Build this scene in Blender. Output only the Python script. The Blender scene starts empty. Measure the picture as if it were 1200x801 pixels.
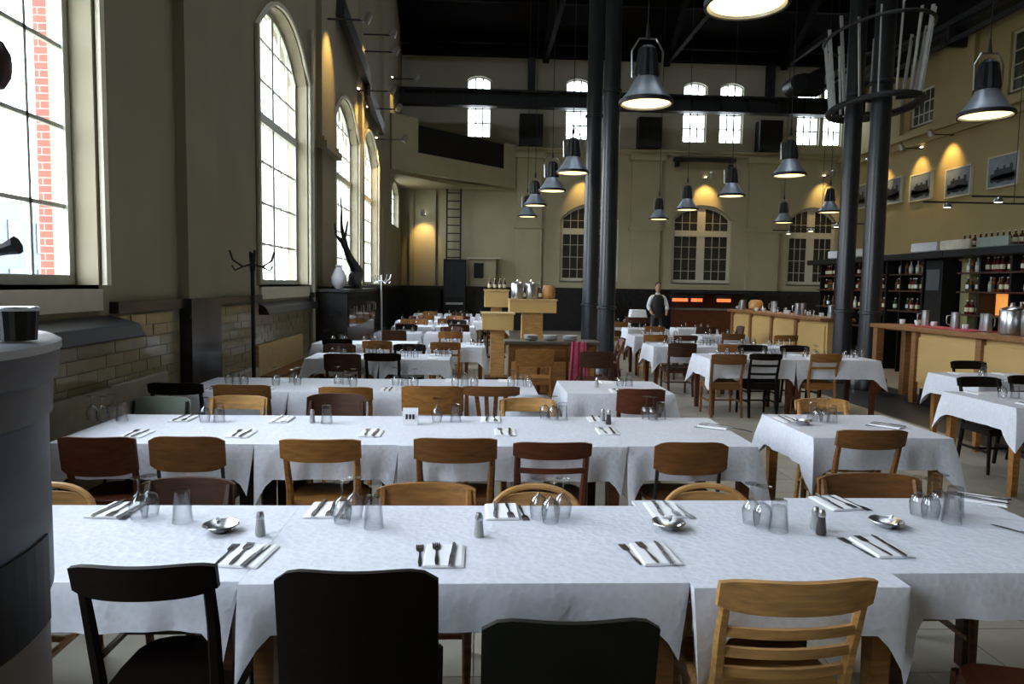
import bpy, bmesh, math, random
from mathutils import Vector, Matrix
random.seed(7)
PI = math.pi
SC = bpy.context.scene
COL = SC.collection
# ------------------------------------------------------------------ camera
F = 850.0; H = 1.68
psi = math.atan(40 / F); th = math.atan(67 / F); rl = math.radians(0.9)
FW = Vector((math.sin(psi) * math.cos(th), math.cos(psi) * math.cos(th), -math.sin(th)))
R0 = Vector((math.cos(psi), -math.sin(psi), 0)); U0 = R0.cross(FW)
RT = R0 * math.cos(rl) + U0 * math.sin(rl); UP = U0 * math.cos(rl) - R0 * math.sin(rl)
cam = bpy.data.cameras.new('camera'); cam.lens = 36 * F / 1200; cam.sensor_width = 36
cam.clip_end = 300
camo = bpy.data.objects.new('camera', cam); COL.objects.link(camo)
M = Matrix((RT, UP, -FW)).transposed().to_4x4(); M.translation = Vector((0, 0, H))
camo.matrix_world = M
SC.camera = camo
# ------------------------------------------------------------------ sky, exposure
w = bpy.data.worlds.new('overcast_sky'); SC.world = w; w.use_nodes = True
nt = w.node_tree; bg = nt.nodes['Background']
bg.inputs['Color'].default_value = (0.86, 0.92, 1.0, 1); bg.inputs['Strength'].default_value = 14.0
SC.view_settings.view_transform = 'Standard'; SC.view_settings.look = 'None'
SC.view_settings.gamma = 1; SC.view_settings.use_curve_mapping = False
SC.view_settings.exposure = 0.05
cy = SC.cycles
cy.max_bounces = 8; cy.diffuse_bounces = 4; cy.glossy_bounces = 3; cy.transmission_bounces = 6
cy.transparent_max_bounces = 16; cy.sample_clamp_indirect = 4; cy.caustics_reflective = False
cy.caustics_refractive = False; cy.use_denoising = True

def ray(x, y):
    return FW + RT * ((x - 600) / F) + UP * ((400.5 - y) / F)
def Pz(x, y, z):
    d = ray(x, y); return Vector((0, 0, H)) + d * ((z - H) / d.z)
def Px(x, y, X):
    d = ray(x, y); return Vector((0, 0, H)) + d * (X / d.x)
def Py(x, y, Y):
    d = ray(x, y); return Vector((0, 0, H)) + d * (Y / d.y)

# ------------------------------------------------------------------ materials
MATS = {}
def mat(name, col, rough=0.6, metal=0.0, var=0.12, scale=8.0, bump=0.0, bscale=60.0, spec=0.5, stretch=None, emit=None):
    if name in MATS: return MATS[name]
    m = bpy.data.materials.new(name); m.use_nodes = True
    n = m.node_tree; b = n.nodes['Principled BSDF']
    b.inputs['Roughness'].default_value = rough; b.inputs['Metallic'].default_value = metal
    b.inputs['Specular IOR Level'].default_value = spec
    tc = n.nodes.new('ShaderNodeTexCoord'); mp = n.nodes.new('ShaderNodeMapping')
    if stretch: mp.inputs['Scale'].default_value = stretch
    n.links.new(tc.outputs['Object'], mp.inputs['Vector'])
    no = n.nodes.new('ShaderNodeTexNoise'); no.inputs['Scale'].default_value = scale; no.inputs['Detail'].default_value = 5
    n.links.new(mp.outputs['Vector'], no.inputs['Vector'])
    cr = n.nodes.new('ShaderNodeValToRGB')
    cr.color_ramp.elements[0].position = 0.3; cr.color_ramp.elements[1].position = 0.7
    cr.color_ramp.elements[0].color = [c * (1 - var) for c in col] + [1]
    cr.color_ramp.elements[1].color = [min(1, c * (1 + var)) for c in col] + [1]
    n.links.new(no.outputs['Fac'], cr.inputs['Fac']); n.links.new(cr.outputs['Color'], b.inputs['Base Color'])
    if bump:
        n2 = n.nodes.new('ShaderNodeTexNoise'); n2.inputs['Scale'].default_value = bscale
        n.links.new(mp.outputs['Vector'], n2.inputs['Vector'])
        bp = n.nodes.new('ShaderNodeBump'); bp.inputs['Strength'].default_value = bump; bp.inputs['Distance'].default_value = 0.01
        n.links.new(n2.outputs['Fac'], bp.inputs['Height']); n.links.new(bp.outputs['Normal'], b.inputs['Normal'])
    if emit:
        b.inputs['Emission Color'].default_value = (*emit[0], 1); b.inputs['Emission Strength'].default_value = emit[1]
    MATS[name] = m; return m
def wood(name, col, rough=0.35):
    return mat(name, col, rough + .08, spec=.35, var=0.28, scale=6, stretch=(1, 8, 9), bump=0.08, bscale=20)
def glassmat(name, tint=(0.97, 0.98, 0.97), ior=1.45, rough=0.03):
    m = bpy.data.materials.new(name); m.use_nodes = True; n = m.node_tree; n.nodes.clear()
    o = n.nodes.new('ShaderNodeOutputMaterial'); mx = n.nodes.new('ShaderNodeMixShader')
    t = n.nodes.new('ShaderNodeBsdfTransparent'); t.inputs['Color'].default_value = (*tint, 1)
    g = n.nodes.new('ShaderNodeBsdfGlossy'); g.inputs['Roughness'].default_value = rough
    f = n.nodes.new('ShaderNodeFresnel'); f.inputs['IOR'].default_value = ior
    if rough > .035:
        lw = n.nodes.new('ShaderNodeLayerWeight'); lw.inputs[0].default_value = .35; cm = n.nodes.new('ShaderNodeMixRGB')
        cm.inputs[1].default_value = (*tint, 1); cm.inputs[2].default_value = (.62, .65, .68, 1)
        n.links.new(lw.outputs['Facing'], cm.inputs[0]); n.links.new(cm.outputs[0], t.inputs['Color'])
    ge = n.nodes.new('ShaderNodeNewGeometry'); iv = n.nodes.new('ShaderNodeMath'); iv.operation = 'SUBTRACT'; iv.inputs[0].default_value = 1
    n.links.new(ge.outputs['Backfacing'], iv.inputs[1]); ml = n.nodes.new('ShaderNodeMath'); ml.operation = 'MULTIPLY'
    n.links.new(f.outputs[0], ml.inputs[0]); n.links.new(iv.outputs[0], ml.inputs[1])
    n.links.new(ml.outputs[0], mx.inputs[0]); n.links.new(t.outputs[0], mx.inputs[1]); n.links.new(g.outputs[0], mx.inputs[2])
    n.links.new(mx.outputs[0], o.inputs['Surface']); MATS[name] = m; return m

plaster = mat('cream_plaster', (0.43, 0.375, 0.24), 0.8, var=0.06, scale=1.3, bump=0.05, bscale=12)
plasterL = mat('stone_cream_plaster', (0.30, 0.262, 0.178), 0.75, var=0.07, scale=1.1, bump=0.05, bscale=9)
plasterR = mat('ochre_cream_plaster', (0.40, 0.315, 0.145), 0.8, var=0.06, scale=1.2)
trimmat = mat('cream_painted_trim', (0.62, 0.58, 0.46), 0.5, var=0.05)
frame_white = mat('white_painted_frame', (0.66, 0.68, 0.62), 0.5, var=0.06)
blackdado = mat('black_glazed_dado', (0.018, 0.018, 0.02), 0.25, var=0.3)
tile_m = mat('cream_glazed_tile', (0.33, 0.285, 0.17), 0.13, var=0.15, scale=3, bump=0.25, bscale=6)
tile_m2 = mat('olive_glazed_tile', (0.27, 0.235, 0.14), 0.13, var=0.15, scale=3, bump=0.25, bscale=6)
grout = mat('tile_grout', (0.20, 0.18, 0.13), 0.8)
floor_m = mat('stone_floor_joint', (0.22, 0.21, 0.18), 0.7)
ftile = mat('beige_floor_tile', (0.34, 0.32, 0.27), 0.45, var=0.1, scale=4)
ftile2 = mat('greyer_floor_tile', (0.30, 0.29, 0.25), 0.45, var=0.1, scale=4)
darkfloor = mat('dark_stone_floor', (0.035, 0.037, 0.042), 0.4, var=0.2)
roof_m = mat('dark_roof_boards', (0.008, 0.006, 0.006), 0.85, var=0.3, scale=3, spec=.1)
steel_dark = mat('dark_painted_iron', (0.013, 0.014, 0.017), 0.5, var=0.2, spec=0.4)
column_m = mat('blue_grey_painted_iron', (0.014, 0.016, 0.021), 0.33, var=0.15, spec=0.6)
black_m = mat('black_lacquer', (0.008, 0.008, 0.009), 0.5, var=0.3, spec=.3)
blackwood = mat('black_brown_wood', (0.007, 0.004, 0.003), 0.6, spec=.15, var=.28, scale=6, stretch=(1, 8, 9))
darkwood = wood('dark_brown_wood', (0.055, 0.020, 0.010), 0.35)
redwood = wood('red_brown_wood', (0.10, 0.028, 0.012), 0.35)
brownwood = wood('mid_brown_wood', (0.17, 0.072, 0.022), 0.35)
orangewood = wood('orange_brown_wood', (0.30, 0.135, 0.035), 0.33)
honeywood = wood('honey_wood', (0.46, 0.25, 0.085), 0.35)
palewood = wood('pale_birch_wood', (0.60, 0.43, 0.20), 0.4)
panelwood = mat('yellow_plywood', (0.58, 0.38, 0.14), 0.5, var=.05, scale=2, stretch=(1, 1, 3))
edgewood = wood('counter_edge_wood', (0.26, 0.12, 0.045), 0.35)
olive_m = mat('dark_olive_plastic', (0.009, 0.010, 0.007), 0.5, spec=.18)
green_m = mat('pale_green_plastic', (0.24, 0.29, 0.25), 0.4)
paleblue_m = mat('pale_blue_plastic', (0.50, 0.57, 0.66), 0.4)
chrome = mat('chrome', (0.65, 0.66, 0.68), 0.18, 1.0, var=0.03)
silver = mat('brushed_silver', (0.58, 0.59, 0.62), 0.28, 1.0, var=0.05)
cutl = mat('dull_cutlery_steel', (0.30, 0.31, 0.34), 0.22, 1.0, var=0.05)
drum_m = mat('brushed_drum_steel', (0.07, 0.08, 0.10), 0.42, 0.75, var=0.2, scale=3, stretch=(1, 1, 4), bump=0.1, bscale=8)
drumtop_m = mat('scuffed_zinc_top', (0.46, 0.48, 0.52), 0.4, 0.5, var=0.15, scale=5)
drumlow_m = mat('brown_grey_steel', (0.20, 0.17, 0.15), 0.5, 0.4, var=0.2, scale=3)
napkin_m = mat('white_linen_napkin', (0.88, 0.89, 0.93), 0.8, var=0.03)
shade_m = mat('grey_enamel_shade', (0.30, 0.34, 0.40), 0.35, 0.3, var=0.08)
bulb_m = mat('warm_lamp_glow', (0.9, 0.8, 0.5), 0.4, emit=((1.0, 0.72, 0.30), 3.2))
bulb_far = mat('white_warm_lamp_glow', (0.9, 0.8, 0.6), 0.4, emit=((1.0, 0.84, 0.58), 1.6))
spot_glow = mat('spot_bulb_glow', (1, 0.9, 0.7), 0.4, emit=((1.0, 0.84, 0.6), 7))
heat_m = mat('heat_lamp_glow', (0.9, 0.3, 0.1), 0.4, emit=((1.0, 0.13, 0.04), 1.6))
amber_m = mat('amber_lit_niche', (0.8, 0.4, 0.1), 0.5, emit=((1.0, 0.36, 0.07), 0.7))
darkglass = mat('dark_window_glass', (0.035, 0.032, 0.030), 0.12, var=0.2)
greenglass = mat('dusky_green_window_glass', (0.055, 0.065, 0.045), 0.2, var=0.2)
glass = glassmat('clear_glass', (.98, .98, .98), 2.2, .08); pane_m = glassmat('window_glass', (0.93, 0.95, 0.95), 1.3)
brick_m = None
pink_m = mat('pink_checked_cloth', (0.50, 0.09, 0.17), 0.8, var=0.35, scale=60)
red_m = mat('red_tray', (0.35, 0.03, 0.06), 0.5)
white_m = mat('white_china', (0.72, 0.74, 0.78), 0.25, var=0.03)
skin_m = mat('skin', (0.42, 0.23, 0.15), 0.6, var=0.05)
hair_m = mat('dark_hair', (0.02, 0.013, 0.01), 0.6)
bronze_m = mat('weathered_bronze', (0.045, 0.052, 0.045), 0.5, 0.4, var=0.3, scale=12)
stone_m = mat('pale_stone', (0.33, 0.31, 0.25), 0.6)
print_sky = mat('print_grey_blue', (0.17, 0.22, 0.28), 0.4, var=0.25, scale=3)
print_black = mat('print_black', (0.008, 0.010, 0.015), 0.5)
orange_m = mat('orange_label', (0.5, 0.17, 0.03), 0.5)
def brickmat(name, c1, c2, mortar, scale):
    m = bpy.data.materials.new(name); m.use_nodes = True; n = m.node_tree; b = n.nodes['Principled BSDF']
    tc = n.nodes.new('ShaderNodeTexCoord'); sp = n.nodes.new('ShaderNodeSeparateXYZ'); cb = n.nodes.new('ShaderNodeCombineXYZ')
    ad = n.nodes.new('ShaderNodeMath'); ad.operation = 'ADD'
    n.links.new(tc.outputs['Object'], sp.inputs[0]); n.links.new(sp.outputs[0], ad.inputs[0]); n.links.new(sp.outputs[1], ad.inputs[1])
    n.links.new(ad.outputs[0], cb.inputs[0]); n.links.new(sp.outputs[2], cb.inputs[1])
    br = n.nodes.new('ShaderNodeTexBrick'); br.inputs['Scale'].default_value = scale
    br.inputs['Color1'].default_value = (*c1, 1); br.inputs['Color2'].default_value = (*c2, 1); br.inputs['Mortar'].default_value = (*mortar, 1)
    br.inputs['Brick Width'].default_value = 0.5; br.inputs['Row Height'].default_value = 0.17; br.inputs['Mortar Size'].default_value = 0.012
    n.links.new(cb.outputs[0], br.inputs['Vector']); n.links.new(br.outputs['Color'], b.inputs['Base Color'])
    b.inputs['Roughness'].default_value = 0.7; return m
brick_m = brickmat('red_brick', (0.22, 0.05, 0.03), (0.16, 0.04, 0.028), (0.26, 0.21, 0.18), 2.0)
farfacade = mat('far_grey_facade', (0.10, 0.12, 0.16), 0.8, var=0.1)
def clothmat(name, col, weave):
    m = bpy.data.materials.new(name); m.use_nodes = True; n = m.node_tree; b = n.nodes['Principled BSDF']
    b.inputs['Roughness'].default_value = 0.6; b.inputs['Specular IOR Level'].default_value = 0.4
    tc = n.nodes.new('ShaderNodeTexCoord')
    no = n.nodes.new('ShaderNodeTexNoise'); no.inputs['Scale'].default_value = 3; no.inputs['Detail'].default_value = 4
    n.links.new(tc.outputs['Object'], no.inputs['Vector'])
    vo = n.nodes.new('ShaderNodeTexVoronoi'); vo.inputs['Scale'].default_value = weave
    n.links.new(tc.outputs['Object'], vo.inputs['Vector'])
    mx = n.nodes.new('ShaderNodeMixRGB'); mx.blend_type = 'MIX'
    mx.inputs[1].default_value = (*[c * 0.88 for c in col], 1); mx.inputs[2].default_value = (*col, 1)
    n.links.new(vo.outputs['Distance'], mx.inputs[0]); n.links.new(mx.outputs[0], b.inputs['Base Color'])
    bp = n.nodes.new('ShaderNodeBump'); bp.inputs['Strength'].default_value = 0.5; bp.inputs['Distance'].default_value = 0.02
    ad = n.nodes.new('ShaderNodeMath'); ad.operation = 'MULTIPLY_ADD'; ad.inputs[1].default_value = 0.22
    n.links.new(vo.outputs['Distance'], ad.inputs[0]); n.links.new(no.outputs['Fac'], ad.inputs[2])
    n.links.new(ad.outputs[0], bp.inputs['Height']); n.links.new(bp.outputs['Normal'], b.inputs['Normal'])
    MATS[name] = m; return m
cloth_m = clothmat('white_damask_cloth', (0.74, 0.765, 0.86), 40)

# ------------------------------------------------------------------ mesh helpers
class MB:
    def __init__(s): s.v = []; s.f = []
    def add(s, vs, fs, Mx=None):
        b = len(s.v)
        s.v += [tuple(Mx @ Vector(v)) if Mx else tuple(v) for v in vs]
        s.f += [tuple(b + i for i in f) for f in fs]; return s
    def hexa(s, p):   # 8 points: bottom 4, top 4
        return s.add(p, [(3, 2, 1, 0), (4, 5, 6, 7), (0, 1, 5, 4), (1, 2, 6, 5), (2, 3, 7, 6), (3, 0, 4, 7)])
    def box(s, x0, x1, y0, y1, z0, z1):
        return s.hexa([(x0, y0, z0), (x1, y0, z0), (x1, y1, z0), (x0, y1, z0), (x0, y0, z1), (x1, y0, z1), (x1, y1, z1), (x0, y1, z1)])
    def bar(s, a, b, w, h=None, up=(0, 0, 1)):
        a = Vector(a); b = Vector(b); h = h or w; d = (b - a).normalized(); u = Vector(up)
        if abs(d.dot(u)) > 0.98: u = Vector((0, 1, 0))
        r = d.cross(u).normalized() * (w / 2); t = r.cross(d).normalized() * (h / 2)
        return s.hexa([a - r - t, a + r - t, a + r + t, a - r + t, b - r - t, b + r - t, b + r + t, b - r + t])
    def tube(s, pts, r, n=8, closed=False):
        pts = [Vector(p) for p in pts]; k = len(pts); rs = r if isinstance(r, (list, tuple)) else [r] * k
        vs = []; prev = None
        for i, p in enumerate(pts):
            if closed: d = pts[(i + 1) % k] - pts[i - 1]
            else: d = pts[min(i + 1, k - 1)] - pts[max(i - 1, 0)]
            d.normalize()
            if prev is None:
                a = d.cross(Vector((0, 0, 1)))
                if a.length < 0.05: a = d.cross(Vector((0, 1, 0)))
            else: a = prev - d * prev.dot(d)
            a.normalize(); prev = a; b = d.cross(a)
            for j in range(n):
                t = 2 * PI * j / n; vs.append(p + (a * math.cos(t) + b * math.sin(t)) * rs[i])
        fs = []
        for i in range(k if closed else k - 1):
            i2 = (i + 1) % k
            for j in range(n):
                fs.append((i * n + j, i * n + (j + 1) % n, i2 * n + (j + 1) % n, i2 * n + j))
        if not closed: fs += [tuple(range(n))[::-1], tuple((k - 1) * n + j for j in range(n))]
        return s.add(vs, fs)
    def lathe(s, prof, n=16, c=(0, 0, 0), flute=None, cap=True):
        vs = []; fs = []
        for (r, z) in prof:
            for j in range(n):
                t = 2 * PI * j / n; rr = r * (1 - (flute if (flute and j % 2) else 0))
                vs.append((c[0] + rr * math.cos(t), c[1] + rr * math.sin(t), c[2] + z))
        for i in range(len(prof) - 1):
            for j in range(n):
                fs.append((i * n + j, i * n + (j + 1) % n, (i + 1) * n + (j + 1) % n, (i + 1) * n + j))
        if cap and prof[0][0] > 1e-4: fs.append(tuple(range(n))[::-1])
        if cap and prof[-1][0] > 1e-4: fs.append(tuple((len(prof) - 1) * n + j for j in range(n)))
        return s.add(vs, fs)
    def slab(s, n, fn, thick):
        """curved board: fn(u)->(x, y, z0, z1, ytilt) for u in -1..1, thickness along y"""
        vs = []; fs = []
        for i in range(n + 1):
            x, y, z0, z1, ti = fn(-1 + 2 * i / n)
            vs += [(x, y - thick / 2, z0), (x, y + thick / 2, z0), (x, y + thick / 2 + ti, z1), (x, y - thick / 2 + ti, z1)]
        for i in range(n):
            a = i * 4; b = a + 4
            for j in range(4): fs.append((a + j, a + (j + 1) % 4, b + (j + 1) % 4, b + j))
        fs += [(3, 2, 1, 0), tuple(n * 4 + j for j in range(4))]
        return s.add(vs, fs)
    def prism(s, poly, z0, z1, Mx=None):
        k = len(poly); vs = [(x, y, z0) for x, y in poly] + [(x, y, z1) for x, y in poly]
        fs = [tuple(range(k))[::-1], tuple(range(k, 2 * k))] + [(i, (i + 1) % k, k + (i + 1) % k, k + i) for i in range(k)]
        return s.add(vs, fs, Mx)
    def mesh(s, name, m, smooth=False):
        me = bpy.data.meshes.new(name); me.from_pydata(s.v, [], s.f)
        bm = bmesh.new(); bm.from_mesh(me); bmesh.ops.remove_doubles(bm, verts=bm.verts, dist=1e-5)
        bmesh.ops.recalc_face_normals(bm, faces=bm.faces)
        if smooth:
            for f in bm.faces: f.smooth = True
            for e in bm.edges:
                if len(e.link_faces) == 2 and e.calc_face_angle(0) > 0.7: e.smooth = False
        bm.to_mesh(me); bm.free()
        if m: me.materials.append(m)
        return me
    def build(s, name, m, parent=None, smooth=False, bevel=0):
        o = bpy.data.objects.new(name, s.mesh(name, m, smooth)); COL.objects.link(o)
        if parent: o.parent = parent
        if bevel:
            b = o.modifiers.new('bevel', 'BEVEL'); b.width = bevel; b.segments = 2; b.limit_method = 'ANGLE'
        return o
def tag(o, label, cat, group=None, kind=None):
    if label: o['label'] = label
    if cat: o['category'] = cat
    if group: o['group'] = group
    if kind: o['kind'] = kind
    return o
def thing(name, loc=(0, 0, 0), rz=0, label=None, cat=None, group=None):
    o = bpy.data.objects.new(name, None); COL.objects.link(o); o.location = loc; o.rotation_euler = (0, 0, rz)
    o.empty_display_size = 0.1
    return tag(o, label, cat, group)
def struct(o, label, cat): return tag(o, label, cat, None, 'structure')
def dup(root, loc, rz=0):
    def cp(o, p):
        c = o.copy(); COL.objects.link(c)
        if p: c.parent = p
        for ch in KIDS.get(o.name, []): cp(ch, c)
        return c
    r = cp(root, None); r.location = loc; r.rotation_euler = (0, 0, rz)
    for k in ('label', 'group'):
        if k in r: del r[k]
    return r
KIDS = {}
def remember(root):
    def rec(o):
        ch = list(o.children)
        if ch: KIDS[o.name] = ch
        for c in ch: rec(c)
    rec(root)
PROTO = {}
def place(key, maker, loc, rz=0):
    """first use builds the thing, later uses copy it with its parts"""
    if key not in PROTO:
        r = maker(); remember(r); PROTO[key] = r; r.location = loc; r.rotation_euler = (0, 0, rz); return r
    return dup(PROTO[key], loc, rz)
REG = []
def reg(o, noun, where, cat, group=None, axis='x'):
    """labels are written at the end, counted from the left along each place"""
    REG.append((o, noun, where, cat, group)); return o
ORD = ['first', 'second', 'third', 'fourth', 'fifth', 'sixth', 'seventh', 'eighth', 'ninth', 'tenth', 'eleventh', 'twelfth',
       'thirteenth', 'fourteenth', 'fifteenth', 'sixteenth', 'seventeenth', 'eighteenth', 'nineteenth', 'twentieth']
def scrx(o):
    d = Vector(o.location) - Vector((0, 0, H)); return d.dot(RT) / max(0.1, d.dot(FW))
def write_labels():
    g = {}
    for t in REG: g.setdefault((t[1], t[2]), []).append(t)
    for (noun, where), L in g.items():
        L.sort(key=lambda t: scrx(t[0])); n = len(L)
        for i, (o, _, _, cat, grp) in enumerate(L):
            if n == 1: lab = f'{noun} {where}'
            elif i == 0: lab = f'leftmost {noun} {where}'
            elif i == n - 1: lab = f'rightmost {noun} {where}'
            elif i > n // 2 and n > 6: lab = f'{ORD[n - 1 - i]} from the right, {noun} {where}'
            else: lab = f'{ORD[i]} from the left, {noun} {where}'
            tag(o, lab, cat, grp)

# ------------------------------------------------------------------ walls with arched openings
# map functions: u along the wall, v up, w outwards (away from the room)
XL = -2.85; XR = 13.6; YF = 27.0; YB = -5.0
mapL = lambda u, v, w: (XL - w, u, v)
mapF = lambda u, v, w: (u, YF + w, v)
mapR = lambda u, v, w: (XR + w, u, v)
mapB = lambda u, v, w: (u, YB - w, v)
def archz(u, u0, u1, vs, va):
    """segmental arch height"""
    if va <= vs: return vs
    c = (u0 + u1) / 2; h = (u1 - u0) / 2; r = (h * h + (va - vs) ** 2) / (2 * (va - vs))
    return va - r + math.sqrt(max(0, r * r - (u - c) ** 2))
def hexm(mb, mp, u0, u1, v0a, v0b, v1a, v1b, w0, w1):
    mb.hexa([mp(u0, v0a, w0), mp(u1, v0b, w0), mp(u1, v0b, w1), mp(u0, v0a, w1), mp(u0, v1a, w0), mp(u1, v1b, w0), mp(u1, v1b, w1), mp(u0, v1a, w1)])
def wall(name, mp, U0, U1, V0, V1, th, ops, m, label):
    """ops: list of (u0,u1,v0,vs,va), possibly stacked in the same u span"""
    mb = MB(); spans = {}
    for o in ops: spans.setdefault((o[0], o[1]), []).append(o)
    u = U0
    for (a, b) in sorted(spans):
        if a > u: hexm(mb, mp, u, a, V0, V0, V1, V1, 0, th)
        L = sorted(spans[(a, b)], key=lambda t: t[2]); n = 10
        hexm(mb, mp, a, b, V0, V0, L[0][2], L[0][2], 0, th)
        for k, (_, _, v0, vs, va) in enumerate(L):
            top = L[k + 1][2] if k + 1 < len(L) else V1
            for i in range(n):
                ua = a + (b - a) * i / n; ub = a + (b - a) * (i + 1) / n
                hexm(mb, mp, ua, ub, archz(ua, a, b, vs, va), archz(ub, a, b, vs, va), top, top, 0, th)
        u = b
    if u < U1: hexm(mb, mp, u, U1, V0, V0, V1, V1, 0, th)
    return struct(mb.build(name, m), label, 'wall')
WN = [0]
def window(mp, op, cols, rows, label, w=0.2, fm=None, pm=None, mull=None, transom=None, bar=0.03, fr=0.07, portal=False, sill=True):
    """frame, mullion, transom, glazing bars, single panes; rows: list of v divisions above v0"""
    u0, u1, v0, vs, va = op; WN[0] += 1; fm = fm or frame_white; pm = pm or pane_m
    root = bpy.data.objects.new(f'window_{WN[0]}', None); COL.objects.link(root); struct(root, label, 'window')
    A = lambda u: archz(u, u0, u1, vs, va)
    d = 0.03
    f = MB(); hexm(f, mp, u0, u0 + fr, v0, v0, A(u0), A(u0 + fr), w - d, w + d); hexm(f, mp, u1 - fr, u1, v0, v0, A(u1 - fr), A(u1), w - d, w + d)
    hexm(f, mp, u0 + fr, u1 - fr, v0, v0, v0 + fr, v0 + fr, w - d, w + d)
    n = 10
    for i in range(n):
        a = u0 + fr + (u1 - u0 - 2 * fr) * i / n; b = u0 + fr + (u1 - u0 - 2 * fr) * (i + 1) / n
        hexm(f, mp, a, b, A(a) - fr, A(b) - fr, A(a), A(b), w - d, w + d)
    f.build('window_frame', fm, root)
    if mull:
        m_ = MB(); hexm(m_, mp, (u0 + u1) / 2 - mull / 2, (u0 + u1) / 2 + mull / 2, v0 + fr, v0 + fr, A((u0 + u1) / 2) - fr, A((u0 + u1) / 2) - fr, w - d, w + d)
        m_.build('mullion', fm, root)
    if transom:
        tz, tt = transom
        m_ = MB(); hexm(m_, mp, u0 + fr, u1 - fr, tz - tt / 2, tz - tt / 2, tz + tt / 2, tz + tt / 2, w - d - .02, w + d); m_.build('transom', fm, root)
    # divisions
    def edges(lo, hi, k): return [lo + (hi - lo) * i / k for i in range(k + 1)]
    if mull:
        c = (u0 + u1) / 2; groups = [edges(u0 + fr, c - mull / 2, cols // 2), edges(c + mull / 2, u1 - fr, cols // 2)]
    else: groups = [edges(u0 + fr, u1 - fr, cols)]
    vs_ = [v0 + fr] + list(rows) + [99]
    for g in groups:
        for q in g[1:-1]:
            b_ = MB(); hexm(b_, mp, q - bar / 2, q + bar / 2, v0 + fr, v0 + fr, A(q) - fr, A(q) - fr, w - d / 2, w + d / 2); b_.build('glazing_bar', fm, root)
        for q in rows:
            if transom and abs(q - transom[0]) < 0.02: continue
            b_ = MB(); lo = g[0]; hi = g[-1]
            # clip to the arch
            while lo < hi and A(lo) - fr < q: lo += 0.02
            while hi > lo and A(hi) - fr < q: hi -= 0.02
            if hi - lo > 0.05:
                hexm(b_, mp, lo, hi, q - bar / 2, q - bar / 2, q + bar / 2, q + bar / 2, w - d / 2, w + d / 2); b_.build('glazing_bar', fm, root)
        for i in range(len(g) - 1):
            for j in range(len(vs_) - 1):
                a, b = g[i], g[i + 1]; z0 = vs_[j]; za = min(vs_[j + 1], A(a) - fr * .6); zb = min(vs_[j + 1], A(b) - fr * .6)
                if za <= z0 + .01 and zb <= z0 + .01: continue
                p = MB(); hexm(p, mp, a, b, z0, z0, max(za, z0 + .001), max(zb, z0 + .001), w - .003, w + .003); p.build('pane', pm, root)
    if sill:
        m_ = MB(); hexm(m_, mp, u0, u1, v0 - .04, v0 - .04, v0, v0, 0.0, w - d); m_.build('sill', fm, root)
    if portal:
        la = bpy.data.lights.new('sky_portal', 'AREA'); la.shape = 'RECTANGLE'; la.cycles.is_portal = True
        lo = bpy.data.objects.new('sky_portal', la); COL.objects.link(lo)
        c = Vector(mp((u0 + u1) / 2, (v0 + va) / 2, w + 0.12)); inn = Vector(mp((u0 + u1) / 2, (v0 + va) / 2, 0)) - c
        lo.location = c; lo.rotation_euler = inn.to_track_quat('-Z', 'Z').to_euler()
        # local x/y sizes: track quat with Z up keeps local Y vertical
        la.size = u1 - u0; la.size_y = va - v0
    return root
# left wall
LW = [(-1.2, 1.55), (2.85, 5.6), (9.6, 12.3), (14.55, 17.3), (17.8, 20.6), (23.5, 26.3)]  # first opening is an unseen window, added to brighten the cloths from the left
lops = [(a, b, 1.63, 4.85, 5.5) if a < 23 else (24.0, 26.0, 3.6, 4.75, 5.05) for a, b in LW]
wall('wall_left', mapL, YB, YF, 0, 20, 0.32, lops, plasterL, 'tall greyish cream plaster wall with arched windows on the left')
for i, o in enumerate(lops):
    nm = ['tall arched window beside the viewpoint', 'large white barred window at the left edge of the picture', 'tall arched window above the coat stand',
          'tall arched window behind the bronze sculpture', 'narrow looking arched window beyond the bronze sculpture', 'last arched window at the far end of left wall'][i]
    window(mapL, o, 6 if o[0] < 23 else 4, [2.2, 2.77, 3.34, 3.92, 4.45, 5.0] if o[0] < 23 else [4.1, 4.6], nm, mull=0.1, transom=(3.92, 0.13) if o[0] < 23 else None, portal=True)
# far wall
fops = [(3.0, 5.2, 1.85, 4.15, 4.7), (7.2, 9.45, 1.85, 4.2, 4.75), (11.6, 13.45, 1.85, 4.2, 4.75)]
fhi = [(-.5, .38), (3.1, 3.98), (7.45, 8.33), (8.82, 9.7), (11.75, 12.6), (12.75, 13.45)]
fhi_o = [(a, b, 7.02, 9.05, 9.2) for a, b in fhi]
farops = []
# the far wall is built as lower and upper bands so that openings may overlap in plan
wall('wall_far', mapF, XL, XR, 0, 6.6, 0.5, fops, plaster, 'cream far wall of the hall below the cornice')
o = wall('wall_far_upper', mapF, XL, XR, 6.6, 10.0, 0.5, fhi_o, mat('pale_grey_plaster', (0.50, 0.475, 0.385), 0.8, var=0.05, scale=1.3), 'upper band of the far wall with small bright windows')
for i, o in enumerate(fops):
    window(mapF, o, 6, [2.3, 2.75, 3.2, 3.7, 4.1], ['dark arched casement window right behind the iron column', 'dark double casement window in the middle of far wall', 'dark casement window at the far right corner'][i],
           w=0.18, fm=trimmat, pm=darkglass, mull=0.3, transom=(3.7, 0.22), bar=0.018, fr=0.12)
for i, o in enumerate(fhi_o):
    window(mapF, o, 3, [7.55, 8.06, 8.56], ['small bright upper window at the left, above the balcony', 'small bright upper window right beside the column', 'left one of the paired bright upper windows',
           'right one of the paired bright upper windows', 'small bright upper window beside the hoist', 'small bright upper window nearest the right corner'][i], w=0.12, fr=0.05, bar=0.05, portal=True, sill=False)
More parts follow.
